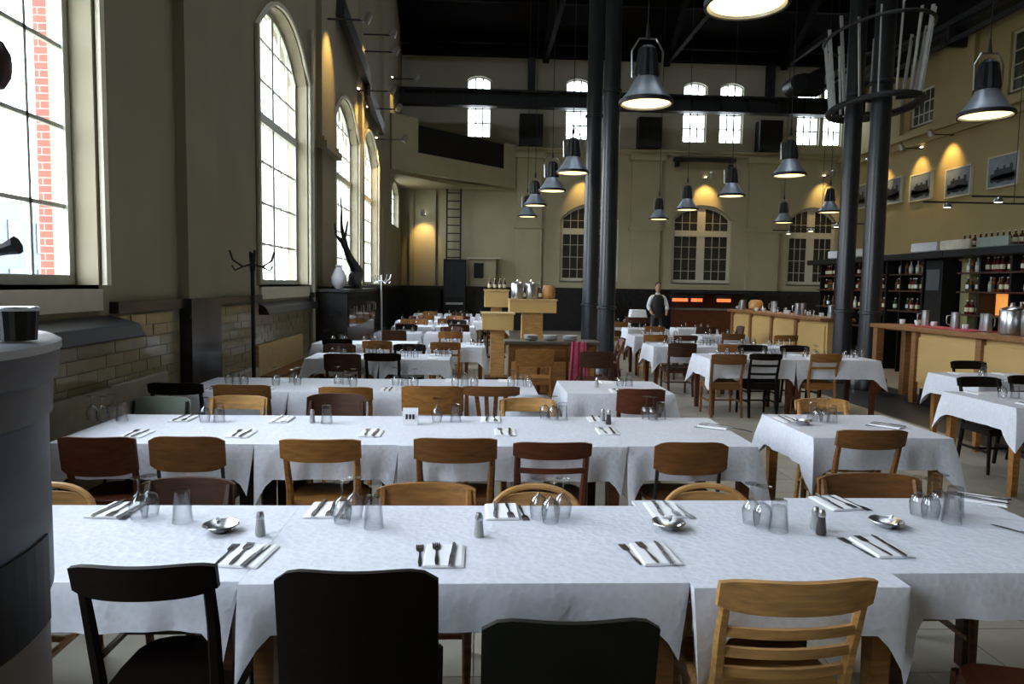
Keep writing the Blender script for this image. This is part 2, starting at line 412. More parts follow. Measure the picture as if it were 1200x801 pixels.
# right wall
rop = [(19.0 + k * 2.6, 20.5 + k * 2.6, 6.9, 8.2, 8.2) for k in range(3)]
rop = [(16.4, 18.6, 6.8, 8.35, 8.35), (21.7, 22.9, 6.8, 7.9, 7.9)]
wall('wall_right', mapR, YB, YF, 0, 8.9, 0.5, rop, plasterR, 'ochre tinted cream wall behind the bar')
for i, o in enumerate(rop):
    window(mapR, o, 4, [7.15, 7.5, 7.85], ['dusky green upper window at the right edge', 'dusky green upper window left of the big lamp'][i], w=0.1, fm=trimmat, pm=greenglass, bar=0.03)
w_ = MB(); w_.box(XR, XR + .5, YB, YF, 8.9, 20); struct(w_.build('wall_right_gable', roof_m), 'dark boarded gable above the bar wall', 'wall')
wall('wall_back', mapB, XL, XR, 0, 10.0, 0.5, [], plaster, 'cream wall behind the viewpoint')
# floor
fl = MB(); fl.box(XL, XR, YB, YF, -0.3, -0.012)
flo = struct(fl.build('floor', floor_m), 'beige stone tiled floor', 'floor')
tm = [None, None]
for k in (0, 1):
    q = MB(); q.box(0, .394, 0, .394, -.012, 0); tm[k] = q.mesh('floor_tile', (ftile, ftile2)[k])
for i in range(15):
    for j in range(19):
        x = -1.2 + i * .4; y = 1.4 + j * .4
        if x + .39 > 4.9: continue
        t = bpy.data.objects.new('floor_tile', tm[(i * 7 + j * 5 + i * j) % 3 == 0]); COL.objects.link(t); t.parent = flo; t.location = (x, y, 0)
# floor beyond the single tiles
rest = MB(); rest.box(XL, -1.2, YB, YF, -.012, 0); rest.box(-1.2, 4.8, YB, 1.4, -.012, 0); rest.box(-1.2, 4.8, 9.0, YF, -.012, 0); rest.box(4.8, 5.55, YB, YF, -.012, 0)
rest.box(7.2, XR, YB, YF, -.012, 0)
r_ = rest.build('tile_field', ftile, flo); r_['kind'] = 'stuff'
dk = MB(); dk.box(5.55, 7.2, YB, YF, -.012, .001); dk.build('dark_floor_band', darkfloor, flo)
# roof: two slopes with a glazed ridge
YR = 11.0; ZR = 19.0; g = 0.8
zg = 10 + (ZR - 10) * ((YF - YR - g) / (YF - YR))
ro = MB()
ro.hexa([(XL - .6, YF + .5, 9.95), (XR + .6, YF + .5, 9.95), (XR + .6, YR + g, zg), (XL - .6, YR + g, zg), (XL - .6, YF + .5, 10.2), (XR + .6, YF + .5, 10.2), (XR + .6, YR + g, zg + .25), (XL - .6, YR + g, zg + .25)])
ro.hexa([(XL - .6, YB - .5, 9.95), (XR + .6, YB - .5, 9.95), (XR + .6, YR - g, zg), (XL - .6, YR - g, zg), (XL - .6, YB - .5, 10.2), (XR + .6, YB - .5, 10.2), (XR + .6, YR - g, zg + .25), (XL - .6, YR - g, zg + .25)])
roof = struct(ro.build('ceiling', roof_m), 'dark boarded pitched roof of the hall', 'ceiling')
for k in range(9):   # purlins
    t = (k + .5) / 9 * .85; y = YF + .2 - t * (YF - YR); z = 9.9 + t * (ZR - 10)
    b = MB(); b.box(XL, XR, y - .09, y + .09, z - .15, z + .1); b.build('purlin', roof_m, roof)
for k, x in enumerate([2.33, 6.73, 11.1]):
    b = MB(); b.bar((x, YF - .1, 9.8), (x, YR + g, zg - .2), .22, .3); b.bar((x, YF - .3, 9.8), (x, YB + .3, 10.2), .14, .2)
    b.bar((x, 21.5, 10.0), (x, 17.5, 15.1), .1); b.bar((x, 21.5, 10), (x, 22, 12.7), .1); b.bar((x, 14, 10.1), (x, 17.5, 15.1), .1)
    b.build('truss', roof_m, roof)
sk = thing('skylight'); sk.name = 'window_skylight'; struct(sk, 'glazed ridge of the hall roof, out of view', 'window')
b = MB(); b.box(XL, XR, YR - g, YR - g + .12, zg, zg + .2); b.box(XL, XR, YR + g - .12, YR + g, zg, zg + .2)
for k in range(12): x = XL + (XR - XL) * k / 11; b.box(x - .05, x + .05, YR - g, YR + g, zg + .02, zg + .14)
b.build('skylight_frame', steel_dark, sk)
b = MB(); b.box(XL, XR, YR - g, YR + g, zg + .15, zg + .16); b.build('pane', pane_m, sk)
la = bpy.data.lights.new('sky_portal', 'AREA'); la.shape = 'RECTANGLE'; la.cycles.is_portal = True; la.size = XR - XL; la.size_y = 2 * g
lo = bpy.data.objects.new('sky_portal', la); COL.objects.link(lo); lo.location = ((XL + XR) / 2, YR, zg + .25)
# outdoors
e = MB(); e.box(-90, -3.5, -60, 90, -1.2, -1.0); struct(e.build('ground_outside', stone_m), 'pale paved ground outside the left windows', 'ground')
qa = Px(44, 200, -5.0); e = MB(); e.box(-5.0, -4.84, qa.y, qa.y + .12, -1, 12); tag(e.build('brick_pier', brick_m), 'red brick pier outside the large left window', 'pier')
fb = thing('distant_building', (-30, 38, -1), 0, 'hazy blue grey building seen low through the large left window', 'building')
e = MB(); e.box(-1, 0, -22, 22, 0, 7.5); e.build('facade', farfacade, fb)
for k in range(14):
    for r in range(2):
        e = MB(); e.box(0, .06, -20 + k * 3, -18.6 + k * 3, 1.2 + r * 3.1, 3.2 + r * 3.1); e.build('window', darkglass, fb)

# ================================================================== left wall dressing
def trim(name, mb, m, label, cat='trim', **k): return struct(mb.build(name, m, **k), label, cat)
TN = [0]
def trimn(mb, m, label, **k): TN[0] += 1; return trim(f'trim_{TN[0]}', mb, m, label, 'trim', **k)
b = MB(); b.box(XL, XL + .07, 5.75, 7.05, 1.41, 1.5); b.box(XL, XL + .07, 7.85, 9.5, 1.41, 1.5); b.box(XL, XL + .09, 12.35, 12.6, 1.41, 1.5)
trimn(b, blackdado, 'black moulded rail along the top of tiled left wall')
b = MB(); b.box(XL, XL + .12, 7.05, 7.85, 0, 1.5); trimn(b, blackdado, 'black pilaster foot between the two tiled bays')
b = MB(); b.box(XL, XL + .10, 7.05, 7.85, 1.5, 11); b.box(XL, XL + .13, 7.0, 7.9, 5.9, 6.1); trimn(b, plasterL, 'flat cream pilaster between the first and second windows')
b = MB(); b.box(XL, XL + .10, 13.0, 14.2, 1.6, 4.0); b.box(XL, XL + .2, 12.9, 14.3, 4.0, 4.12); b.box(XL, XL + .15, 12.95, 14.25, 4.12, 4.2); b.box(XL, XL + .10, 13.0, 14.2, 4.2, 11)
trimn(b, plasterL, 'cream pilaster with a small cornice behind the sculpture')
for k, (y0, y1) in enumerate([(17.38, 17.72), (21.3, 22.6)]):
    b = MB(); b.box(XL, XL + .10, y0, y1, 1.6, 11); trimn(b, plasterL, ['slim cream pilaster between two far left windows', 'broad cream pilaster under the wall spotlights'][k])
b = MB(); b.box(XL, XL + .09, 14.3, 26.9, 0, 1.6); b.box(XL, XL + .12, 14.3, 26.9, 1.5, 1.58); trimn(b, blackdado, 'black wall panelling along the far half of left wall')
b = MB(); b.tube([(XL + .06, 12.42, .1), (XL + .06, 12.42, 5.8)], .035, 8); tag(b.build('downpipe', mat('cream_pipe', (.52, .49, .40), .4)), 'thin cream pipe running down beside the second window', 'pipe')
for i, (a_, c_) in enumerate(LW[:3]):   # arched mouldings and slate ledges
    b = MB(); pr = []
    for k in range(13):
        u = a_ - .06 + (c_ - a_ + .12) * k / 12; pr.append((u, archz(min(max(u, a_), c_), a_, c_, 4.85, 5.5) + .05))
    b.tube([(XL + .03, a_ - .06, 1.63)] + [(XL + .03, u, z) for u, z in pr] + [(XL + .03, c_ + .06, 1.63)], .035, 6)
    trimn(b, trimmat, 'pale moulding round the ' + ['window beside the viewpoint', 'large window at the left edge', 'window above the coat stand'][i])
    b = MB(); b.box(XL - .1, XL + .03, a_ + .02, c_, 1.44, 1.60) ; trimn(b, trimmat, 'cream apron panel under the ' + ['window beside the viewpoint', 'large window at the left edge', 'window above the coat stand'][i])
    b = MB(); L_ = .28 if i < 2 else .16
    b.hexa([(XL, a_ - .1, 1.24), (XL + L_, a_ - .1, 1.24), (XL + L_, c_ + .15, 1.24), (XL, c_ + .15, 1.24), (XL, a_ - .1, 1.40), (XL + L_ - .05, a_ - .1, 1.34), (XL + L_ - .05, c_ + .15, 1.34), (XL, c_ + .15, 1.40)])
    trimn(b, mat('dark_slate_ledge', (.014, .015, .018), .4), 'sloping dark slate ledge under the ' + ['window beside the viewpoint', 'large window at the left edge', 'window above the coat stand'][i], bevel=.01)
for i, (a_, c_) in enumerate(LW[3:-1]):
    b = MB(); pr = []
    for k in range(13):
        u = a_ - .06 + (c_ - a_ + .12) * k / 12; pr.append((u, archz(min(max(u, a_), c_), a_, c_, 4.85, 5.5) + .05))
    b.tube([(XL + .03, a_ - .06, 1.63)] + [(XL + .03, u, z) for u, z in pr] + [(XL + .03, c_ + .06, 1.63)], .035, 6)
    trimn(b, trimmat, 'pale moulding round the ' + ['window behind the sculpture', 'window beyond the sculpture', 'last window by the far corner'][i])
# glazed wall tiles
wl = bpy.data.objects['wall_left']
gm = [None] * 3
for k, (mm) in enumerate((tile_m, tile_m2, tile_m)):
    q = MB(); q.box(0, .02, 0, .262, 0, .088); gm[k] = q.mesh('wall_tile', mm)
for (y0, ny, z0) in ((4.3, 10, .62), (7.87, 16, .62)):
    for r in range(8 if y0 < 5 else 8):
        for k in range(ny):
            y = y0 + k * .27 + (.135 if r % 2 else 0)
            if y + .262 > (7.05 if y0 < 5 else 12.3): continue
            o = bpy.data.objects.new('wall_tile', gm[(k * 3 + r * 5) % 3]); COL.objects.link(o); o.parent = wl
            o.location = (XL + random.uniform(-.004, .002), y, z0 + r * .0965); o.rotation_euler = (0, random.uniform(-.012, .012), random.uniform(-.01, .01))
b = MB(); b.box(XL, XL + .006, 4.0, 7.05, .5, 1.40); b.box(XL, XL + .006, 7.86, 12.35, .5, 1.40); trimn(b, grout, 'dull bedding behind the glazed wall tiles')
b = MB(); b.box(XL, XL + .12, 3.0, 7.04, 0, .6); b.box(XL, XL + .12, 7.87, 9.2, 0, .6); trimn(b, stone_m, 'plain stone base under the glazed wall tiles')
# settle bench along the wall
def bench(y0, y1, lab, cap):
    t = thing('wall_bench', (XL + .3, (y0 + y1) / 2, 0), 0, lab, 'bench'); L = (y1 - y0) / 2
    b = MB(); b.box(-.27, -.22, -L, L, .1, .86); b.build('backrest', stone_m if cap else palewood, t, bevel=.008)
    b = MB(); b.box(-.22, .02, -L, L, .42, .47); b.build('seat', brownwood, t, bevel=.008)
    for s in (-L, L - .05):
        b = MB(); b.box(-.21, .01, s, s + .05, 0, .415); b.build('leg', brownwood, t)
    return t
bench(4.2, 6.6, 'low pale bench against the tiled wall left of the second table row', True)
bench(9.3, 11.6, 'pale backed wooden bench against the wall behind the coat stand', False)
# black fireplace-like cabinet with sculpture
t = thing('black_cabinet', (XL + .30, 13.9, 0), 0, 'long glossy black cabinet against the left wall under the sculpture', 'cabinet')
b = MB(); b.box(-.19, .3, -1.3, 1.9, 0.0, 1.5); b.build('body', blackdado, t, bevel=.01)
b = MB(); b.box(-.19, .36, -1.38, 1.95, 1.5, 1.56); b.build('top', black_m, t, bevel=.01)
for k in range(4):
    b = MB(); b.box(.3, .325, -1.24 + k * .79, -.53 + k * .79, .9, 1.42); d_ = b.build('door', mat('dusky_reflective_panel', (.045, .05, .045), .08), t)
    b = MB(); b.tube([(.345, -.6 + k * .79, 1.1), (.345, -.6 + k * .79, 1.25)], .01, 6); b.build('handle', silver, d_)
sculp = thing('branch_sculpture', (XL + .38, 14.0, 1.56), 0, 'tall dark twisted sculpture with a heavy foot and thin upward branches', 'sculpture')
def blob(parts, name, m, parent, lev=2):
    """skin-modified skeleton turned into one continuous mesh: parts = list of (point, radius, parent index)"""
    me = bpy.data.meshes.new(name); vs = [p[0] for p in parts]; es = [(i, p[2]) for i, p in enumerate(parts) if p[2] is not None]
    me.from_pydata(vs, es, []); o = bpy.data.objects.new(name, me); COL.objects.link(o)
    sk_ = o.modifiers.new('s', 'SKIN'); sk_.use_smooth_shade = True; su = o.modifiers.new('d', 'SUBSURF'); su.levels = lev; su.render_levels = lev
    for i, p in enumerate(parts):
        r = p[1]; me.skin_vertices[0].data[i].radius = (r, r) if not isinstance(r, tuple) else r
        me.skin_vertices[0].data[i].use_root = (i == 0)
    bpy.context.view_layer.update()
    ev = o.evaluated_get(bpy.context.evaluated_depsgraph_get()); nm = bpy.data.meshes.new_from_object(ev)
    o.modifiers.clear(); o.data = nm; nm.name = name; nm.materials.clear(); nm.materials.append(m)
    for p in nm.polygons: p.use_smooth = True
    bpy.data.meshes.remove(me)
    if parent: o.parent = parent
    return o
blob([((.05, .1, .10), .15, None), ((.16, -.15, .16), .13, 0), ((.14, .05, .34), .12, 0), ((.03, -.1, .58), .075, 2), ((-.06, -.2, .85), .05, 3), ((-.10, -.2, 1.15), .035, 4), ((-.10, -.2, 1.45), .022, 5), ((-.12, -.2, 1.72), .010, 6),
      ((-.2, -.2, .98), .022, 4), ((-.23, -.2, 1.22), .012, 8), ((-.02, -.2, 1.05), .024, 4), ((.02, -.2, 1.26), .012, 10), ((.0, .3, .12), .10, 0), ((.22, -.3, .02), .07, 1)], 'figure', bronze_m, sculp)
b = MB(); b.box(-.2, .2, -.3, .35, 0, .05); b.build('plinth', black_m, sculp)
vz = MB(); vz.lathe([(.06, 0), (.13, .1), (.14, .2), (.08, .33), (.05, .38), (.07, .42)], 16)
v_ = vz.build('vase', white_m, smooth=True); v_.location = (XL + .38, 13.0, 1.56); tag(v_, 'pale rounded vase on the black cabinet left of the sculpture', 'vase')
# coat stands
def coat_stand(loc, h, m, label, arms=4):
    t = thing('coat_stand', loc, 0, label, 'coat stand')
    b = MB(); b.tube([(0, 0, .03), (0, 0, h)], .022, 8); b.build('pole', m, t, True)
    b = MB(); b.lathe([(.2, 0), (.2, .02), (.05, .045), (.03, .06)], 20); b.build('base', m, t, True)
    for k in range(arms):
        a = k * 2 * PI / arms + .4; c, s = math.cos(a), math.sin(a)
        b = MB(); b.tube([(0, 0, h - .12), (c * .1, s * .1, h - .15), (c * .2, s * .2, h - .08), (c * .23, s * .23, h + .02)], .012, 6)
        b.tube([(c * .1, s * .1, h - .15), (c * .18, s * .18, h - .19), (c * .21, s * .21, h - .14)], .01, 6); b.build('hook', m, t, True)
    return t
p = Px(297, 400, -2.45); coat_stand((-2.45, p.y, 0), 1.98, steel_dark, 'dark metal coat stand in front of the tiled wall and second window')
coat_stand((Py(447, 350, 17.1).x, 17.1, 0), 1.85, silver, 'pale metal coat stand near the far end of left wall', 5)
t = thing('iron_stand', (-1.62, 2.1, 0), 0, 'black iron stand with a round knob, cut off by the left edge', 'stand')
kz = Py(-4, 75, 2.1); az = Py(20, 289, 2.1)
b = MB(); b.tube([(0, 0, .03), (0, 0, 2.75)], .02, 8); b.build('pole', black_m, t, True)
b = MB(); b.lathe([(.2, 0), (.2, .02), (.05, .045), (.03, .06)], 20); b.build('base', black_m, t, True)
b = MB(); b.lathe([(.001, -.07), (.03, -.062), (.047, -.03), (.05, 0), (.047, .03), (.03, .062), (.001, .07)], 16, (kz.x + 1.62 - .015, 0, kz.z)); b.build('knob', mat('dark_maroon_knob', (.05, .02, .03), .35), t, True)
b = MB(); b.tube([(0, 0, kz.z), (kz.x + 1.6, 0, kz.z)], .012, 6); b.build('knob_arm', black_m, t, True)
b = MB(); b.tube([(0, 0, az.z - .06), (az.x + 1.62 - .03, 0, az.z - .005), (az.x + 1.62, 0, az.z + .005)], [.014, .018, .026], 8); b.build('lamp_arm', black_m, t, True)
# left wall rails and spotlights
def seg(pA, pB, XA, w_, h_, mb): mb.bar(Px(*pA, XA), Px(*pB, XA), w_, h_)
b = MB(); seg((399, 8), (430, 92), XL + .16, .16, .32, b); seg((430, 104), (447, 152), XL + .16, .16, .32, b)
tag(b.build('wall_beam', steel_dark), 'dark iron beam running along the left wall high above the windows', 'beam')
def aim(o, d): o.rotation_euler = Vector(d).to_track_quat('-Z', 'Y').to_euler()
def wall_spot(a, c, hd, X, label, energy=25, tgt=None, n=(1, 0, 0)):
    """arm from pixel a (on the wall) outwards, head tipped back to wash the wall"""
    A = Px(*a, X) if n[0] else Py(*a, X); N = Vector(n)
    t = thing('wall_spotlight', A, 0, label, 'spotlight')
    L = .75 if n[0] > 0 else .6
    b = MB(); b.tube([(0, 0, 0), N * L], .018, 6); b.build('arm', black_m, t)
    b = MB(); b.lathe([(.06, -.02), (.06, .01)], 10) ; b.build('wall_plate', black_m, t)
    d = (-N * .6 + Vector((0, 0, -1))).normalized(); q = d.to_track_quat('-Z', 'Y').to_matrix().to_4x4()
    h = MB(); h.lathe([(.03, .2), (.07, .17), (.085, .0), (.08, 0.0), (.05, .1), (0.001, .12)], 12); ho = h.build('spot_head', silver, t, True)
    ho.matrix_local = Matrix.Translation(N * L + Vector((0, 0, -.04))) @ q
    h = MB(); h.lathe([(0.001, .03), (.05, .03), (.05, .05), (.001, .05)], 10); g_ = h.build('bulb', spot_glow, t); g_.matrix_local = ho.matrix_local.copy()
    l = bpy.data.lights.new('spot_lamp', 'SPOT'); l.energy = energy; l.color = (1, .66, .22); l.spot_size = 1.3; l.spot_blend = .8; l.shadow_soft_size = .05
    lo = bpy.data.objects.new('spot_lamp', l); COL.objects.link(lo); lo.parent = t; lo.location = N * L + d * .05 + Vector((0, 0, -.04)); aim(lo, -N * .75 + Vector((0, 0, -.9)))
    return t
for i, (x, y) in enumerate([(377, 22), (421, 40), (425, 60), (419, 106), (430, 127), (440, 163), (459, 92)]):
    wall_spot((x, y), None, None, XL, ['spotlight on a long arm highest on the left wall', 'upper of two spotlights left of the dark roof edge', 'lower of two spotlights left of the dark roof edge', 'spotlight arm over the third arched window', 'spotlight below the dark wall beam', 'lowest spotlight on the left wall near the balcony', 'farthest spotlight just above the balcony end'][i],
              energy=[110, 70, 70, 150, 60, 170, 80][i])

# ================================================================== far wall dressing
b = MB(); b.box(XL, XR, YF - .18, YF - .001, 1.36, 1.6); b.box(XL, XR, YF - .12, YF - .001, 0, 1.36); trimn(b, blackdado, 'black dado along the foot of the far wall')
for i, (a_, c_) in enumerate([(1.35, 2.3), (5.6, 6.7), (10.0, 11.2)]):
    b = MB(); b.box(a_, c_, YF - .15, YF, 1.6, 6.5); b.box(a_ - .08, c_ + .08, YF - .2, YF, 3.75, 3.9); b.box(a_ - .1, c_ + .1, YF - .25, YF, 6.3, 6.5); b.box(a_ + .15, c_ - .15, YF - .17, YF, 1.9, 3.5)
    trimn(b, plaster, ['cream pilaster right of the ladder', 'cream pilaster right of the iron column', 'cream pilaster left of the far right casement'][i])
    b = MB(); x0 = (a_ + c_) / 2; b.box(x0 - .42, x0 + .42, YF - .5, YF, 6.72, 7.8); tag(b.build('beam_bracket', steel_dark), 'dark bracket under the cross beam, ' + ['left of the iron column', 'right of the big pendant lamp', 'left of the slatted basket'][i], 'bracket')
    b = MB(); b.box(x0 - .12, x0 + .12, YF - .35, YF, 8.3, 9.82); tag(b.build('iron_post', steel_dark), 'dark post between beam and roof, ' + ['left of the iron column', 'right of the big pendant lamp', 'left of the slatted basket'][i], 'post')
b = MB(); b.box(XL, XR, YF - .12, YF, 6.52, 6.62); b.box(XL, XR, YF - .2, YF, 6.62, 6.7); trimn(b, plaster, 'thin cream cornice across the far wall')
b = MB(); b.box(XL, XR, YF - .3, YF - .05, 9.85, 10.15); trimn(b, roof_m, 'dark wall plate under the far roof edge')
b = MB(); b.box(7.1, 9.4, YF - .35, YF - .1, 6.3, 6.42); b.box(7.2, 7.3, YF - .3, YF, 6.1, 6.3); b.box(9.2, 9.3, YF - .3, YF, 6.1, 6.3); tag(b.build('wall_shelf', steel_dark), 'dark narrow shelf high above the double casement window', 'shelf')
t = thing('cross_beam', (5.35, 25.6, 7.78), 0, 'long dark iron beam crossing the hall below the upper windows', 'beam')
b = MB(); b.box(-8.15, 8.2, -.05, .05, .06, .5); b.build('web', steel_dark, t)
b = MB(); b.box(-8.15, 8.2, -.2, .2, 0, .06); b.box(-8.15, 8.2, -.2, .2, .5, .56); b.build('flange', steel_dark, t)
for k in range(17):
    b = MB(); b.box(-8 + k, -7.96 + k, -.18, .18, .06, .5); b.build('stiffener', steel_dark, t)
t = thing('hoist', (11.3, 24.9, 8.4), 0, 'black hoist with a sloping arm above the cross beam at right', 'hoist')
b = MB(); b.box(-.5, .3, -.3, .3, -.1, .55); b.build('gear_box', black_m, t, bevel=.04)
b = MB(); b.bar((-.2, 0, .4), (1.3, 0, 1.2), .3, .3); b.bar((0, .1, -.1), (1.6, .1, 1.0), .1); b.build('arm', black_m, t)
b = MB(); b.box(.7, 1.6, -.4, .4, -.15, .3); b.build('motor', black_m, t, bevel=.05)
b = MB(); b.tube([(-.6, -.35, .2), (-.6, .35, .2)], .3, 14); b.build('drum', steel_dark, t, True)
# corner balcony (a diagonal parapet across the far left corner)
A0 = Vector((XL + .12, 22.95, 0)); B0 = Vector((-1.98, 23.7, 0)); C0 = Vector((.85, 26.5, 0)); D0 = Vector((1.3, 26.85, 0))
bal = thing('corner_balcony', (-1, 25, 0), 0, 'cream corner balcony with a long black opening, across the far left corner', 'balcony')
def wseg(mb, a, b, z0, z1, th=.15):
    d = (b - a).normalized(); n = Vector((-d.y, d.x, 0)) * th; o = Vector((-1, 25, 0))
    P = [a - o, b - o, b + n - o, a + n - o]; mb.hexa([(q.x, q.y, z0) for q in P] + [(q.x, q.y, z1) for q in P])
b = MB(); wseg(b, A0, B0, 5.2, 6.9); wseg(b, B0, C0, 5.2, 5.84); wseg(b, C0, D0, 5.2, 6.75); b.build('parapet', plaster, bal)
b = MB(); wseg(b, B0 + Vector((.02, .02, 0)), C0, 5.84, 6.7, .08); b.build('black_panel', black_m, bal)
b = MB(); b.prism([(XL + 1 + .0, 22.9 - 25), (.28 + 0, 1.0), (2.3, 1.98), (XL + 1, 1.98)], 5.1, 5.22); b.build('soffit', plaster, bal)
# ladder, cupboard, white box
t = thing('wall_ladder', (-.93, YF - .3, 0), 0, 'tall dark iron ladder fixed to the far wall under the balcony', 'ladder')
for s in (-.25, .25):
    b = MB(); b.box(s - .03, s + .03, -.03, .03, 1.3, 5.15); b.build('rail', steel_dark, t)
for k in range(12):
    b = MB(); b.box(-.22, .22, -.02, .02, 1.75 + k * .29, 1.79 + k * .29); b.build('rung', steel_dark, t)
t = thing('black_cupboard', (-.85, YF - .9, 0), 0, 'tall black cupboard at the foot of the wall ladder', 'cupboard')
b = MB(); b.box(-.4, .4, -.3, .3, 0, 2.55); b.build('body', black_m, t, bevel=.02)
b = MB(); b.box(-.36, -.01, -.325, -.3, 1.2, 2.45); b.build('door', steel_dark, t)
b = MB(); b.box(.01, .36, -.325, -.3, 1.2, 2.45); b.build('door', steel_dark, t)
b = MB(); b.box(-.3, .3, -.34, -.3, .95, 1.02); b.build('shelf', silver, t)
t = thing('wall_box', (.02, YF - .3, 1.6), 0, 'cream box with a small black screen beside the black cupboard', 'box')
b = MB(); b.box(-.35, .6, -.15, .25, 0, 1.0); b.build('body', plaster, t, bevel=.01)
b = MB(); b.box(-.2, .15, -.17, -.15, .3, .85); b.build('screen', black_m, t)
b = MB(); b.box(-.45, .75, -.25, .25, 1.0, 1.05); b.build('lid', trimmat, t)
b = MB()
b.box(-2.8, -1.35, YF - 1.1, YF - .2, 0, 1.45); tag(b.build('black_sideboard', black_m), 'low black sideboard in the far left corner', 'sideboard')
for k in range(2):
    b = MB(); b.box(-2.55 + k * .8, -2.4 + k * .8, YF - .12, YF, 1.6, 5.0); trimn(b, plaster, ['narrow pier left of the ladder, nearer the corner', 'narrow pier left of the ladder, nearer the ladder'][k])
for i, (x, y) in enumerate([(827, 209), (683, 205), (966, 207), (497, 252), (467, 205)]):
    Y_ = YF - .02
    wall_spot((x, y), None, None, Y_ if i < 3 else YF - .05, ['small spotlight over the double casement window', 'small spotlight left of the iron column on far wall', 'small spotlight over the far right casement', 'spotlight on the wall left of the ladder', 'small lamp under the left end of balcony'][i], energy=[95, 70, 80, 85, 45][i], n=(0, -1, 0))

# ================================================================== right wall and bar
b = MB(); b.box(XR - .25, XR, 8, YF, 6.42, 6.6); b.box(XR - .12, XR, 8, YF, 6.2, 6.42); trimn(b, plasterR, 'cream cornice along the wall above the bar')
b = MB(); b.box(XR - .5, XR, 5, YF - .1, 8.9, 9.1); b.box(XR - .7, XR - .6, 5, YF - .1, 8.5, 8.62); b.box(XR - .7, XR - .6, 5, YF - .1, 9.0, 9.15)
for k in range(7): b.box(XR - .7, XR, 8.5 + k * 2.9, 8.62 + k * 2.9, 8.45, 9.0)
tag(b.build('crane_rail', steel_dark), 'double dark rail along the top of the bar wall', 'rail')
for k, y in enumerate([23.2, 19.8]):
    b = MB(); b.box(XR - .14, XR, y, y + 1.0, 6.6, 8.9); trimn(b, plasterR, ['cream pilaster on the bar wall left of the big lamp', 'cream pilaster on the bar wall beside the big lamp'][k])
for k, (px, py_) in enumerate([(1178, 200), (1125, 213), (1081, 219), (1047, 224), (1008, 231)]):
    q = Px(px, py_, XR); t = thing('picture', (XR - .04, q.y, q.z), 0, ['large picture of black machinery nearest the right edge', 'second large picture from the right edge, black machine on grey', 'third large picture from the right edge, above the counter', 'large picture half hidden behind the near right column', 'farthest large picture, left of the near right column'][k], 'picture', 'row of pictures on the bar wall')
    b = MB(); b.box(-.03, .03, -.52, .52, -.38, .38); b.build('print', print_sky, t)
    b = MB(); random.seed(20 + k)
    for j in range(7):   # machinery-like silhouettes printed on the sheet
        yy = -.36 + j * .12; r = random.uniform(.07, .12); zz = -.2 + random.uniform(-.02, .03)
        b.tube([(-.034, yy, zz), (-.038, yy, zz)], r, 12)
    b.box(-.038, -.034, -.44, .44, -.2, -.04); b.box(-.038, -.034, -.36, .30, -.04, .06); b.box(-.038, -.034, -.36, -.26, .06, .16); b.box(-.038, -.034, -.1, -.02, .06, .13 + .02 * (k % 2)); b.box(-.038, -.034, .14, .22, .06, .12)
    b.build('printed_figure', print_black, t)
    b = MB(); b.box(-.045, .035, -.56, .56, .38, .42); b.box(-.045, .035, -.56, .56, -.42, -.38); b.box(-.045, .035, -.56, -.52, -.38, .38); b.box(-.045, .035, .52, .56, -.38, .38); b.build('frame', trimmat, t)
random.seed(11)
for i, (x, y) in enumerate([(1116, 158), (1080, 174), (1040, 190)]):
    wall_spot((x, y), None, None, XR - .02, ['spotlight above the pictures, nearest the big right lamp', 'spotlight above the pictures, between column and lamp', 'spotlight above the pictures, behind the column'][i], energy=[110, 80, 60][i], n=(-1, 0, 0))
# counters
def counter(y0, y1, npan, label, legend=True):
    X = 6.42; t = thing('bar_counter', (X, y0, 0), 0, label, 'counter', 'bar counters'); L = y1 - y0
    b = MB(); b.box(-.06, .62, 0, L, 1.09, 1.15); b.build('worktop', edgewood, t, bevel=.008)
    b = MB(); b.box(.12, .5, .9 if legend else .1, L - .05, .08, 1.09) if False else b.box(.12, .5, .06, L - (1.0 if legend else .06), .25, 1.09); b.build('carcass', panelwood, t)
    L2 = L - (1.0 if legend else 0)
    for k in range(npan):
        a = .08 + (L2 - .1) * k / npan; c = .04 + (L2 - .1) * (k + 1) / npan
        b = MB(); b.box(.09, .12, a + .05, c - .02, .34, 1.0); b.build('panel', panelwood, t, bevel=.004)
        b = MB(); b.box(.05, .12, c - .02, c + .09, .02, 1.09); b.build('upright', edgewood, t, bevel=.004)
    if legend:
        b = MB(); b.box(-.02, .1, L - .16, L - .04, 0, 1.09); b.build('leg', edgewood, t, bevel=.006)
        b = MB(); b.box(.45, .55, L - .16, L - .04, 0, 1.09); b.build('leg', edgewood, t, bevel=.006)
    b = MB(); b.box(.14, .48, .1, L - (1.1 if legend else .1), 0, .25); b.build('plinth', black_m, t)
    return t
counter(6.2, 11.5, 3, 'long wooden bar counter with yellow panels, nearest the right edge')
counter(13.22, 18.3, 4, 'farther yellow panelled counter left of the two right columns', False)
# back bar: two shelving units
def back_bar(y0, y1, label, niche):
    X = 8.7; t = thing('back_bar', (X, y0, 0), 0, label, 'shelving'); L = y1 - y0
    b = MB(); b.box(.4, .45, 0, L, 0, 2.3); b.build('back_panel', black_m, t)
    for z in (.85, 1.25, 1.66, 2.0):
        b = MB(); b.box(0, .4, .02, L - .02, z, z + .03); b.build('shelf', darkwood, t)
    for k in range(int(L / .75) + 1):
        y = min(L - .04, k * .75); b = MB(); b.box(.02, .4, y, y + .04, 0, 2.3); b.build('upright', black_m, t)
    b = MB(); b.box(-.25, .5, -.05, L + .05, 2.3, 2.42); b.build('canopy', black_m, t, bevel=.01)
    if niche:
        b = MB(); b.box(.3, .4, 2.3, 2.95, 1.285, 1.655); b.build('lit_niche', amber_m, t)
    return t
back_bar(9.3, 12.9, 'black shelving of bottles behind the bar with an amber lit niche', True)
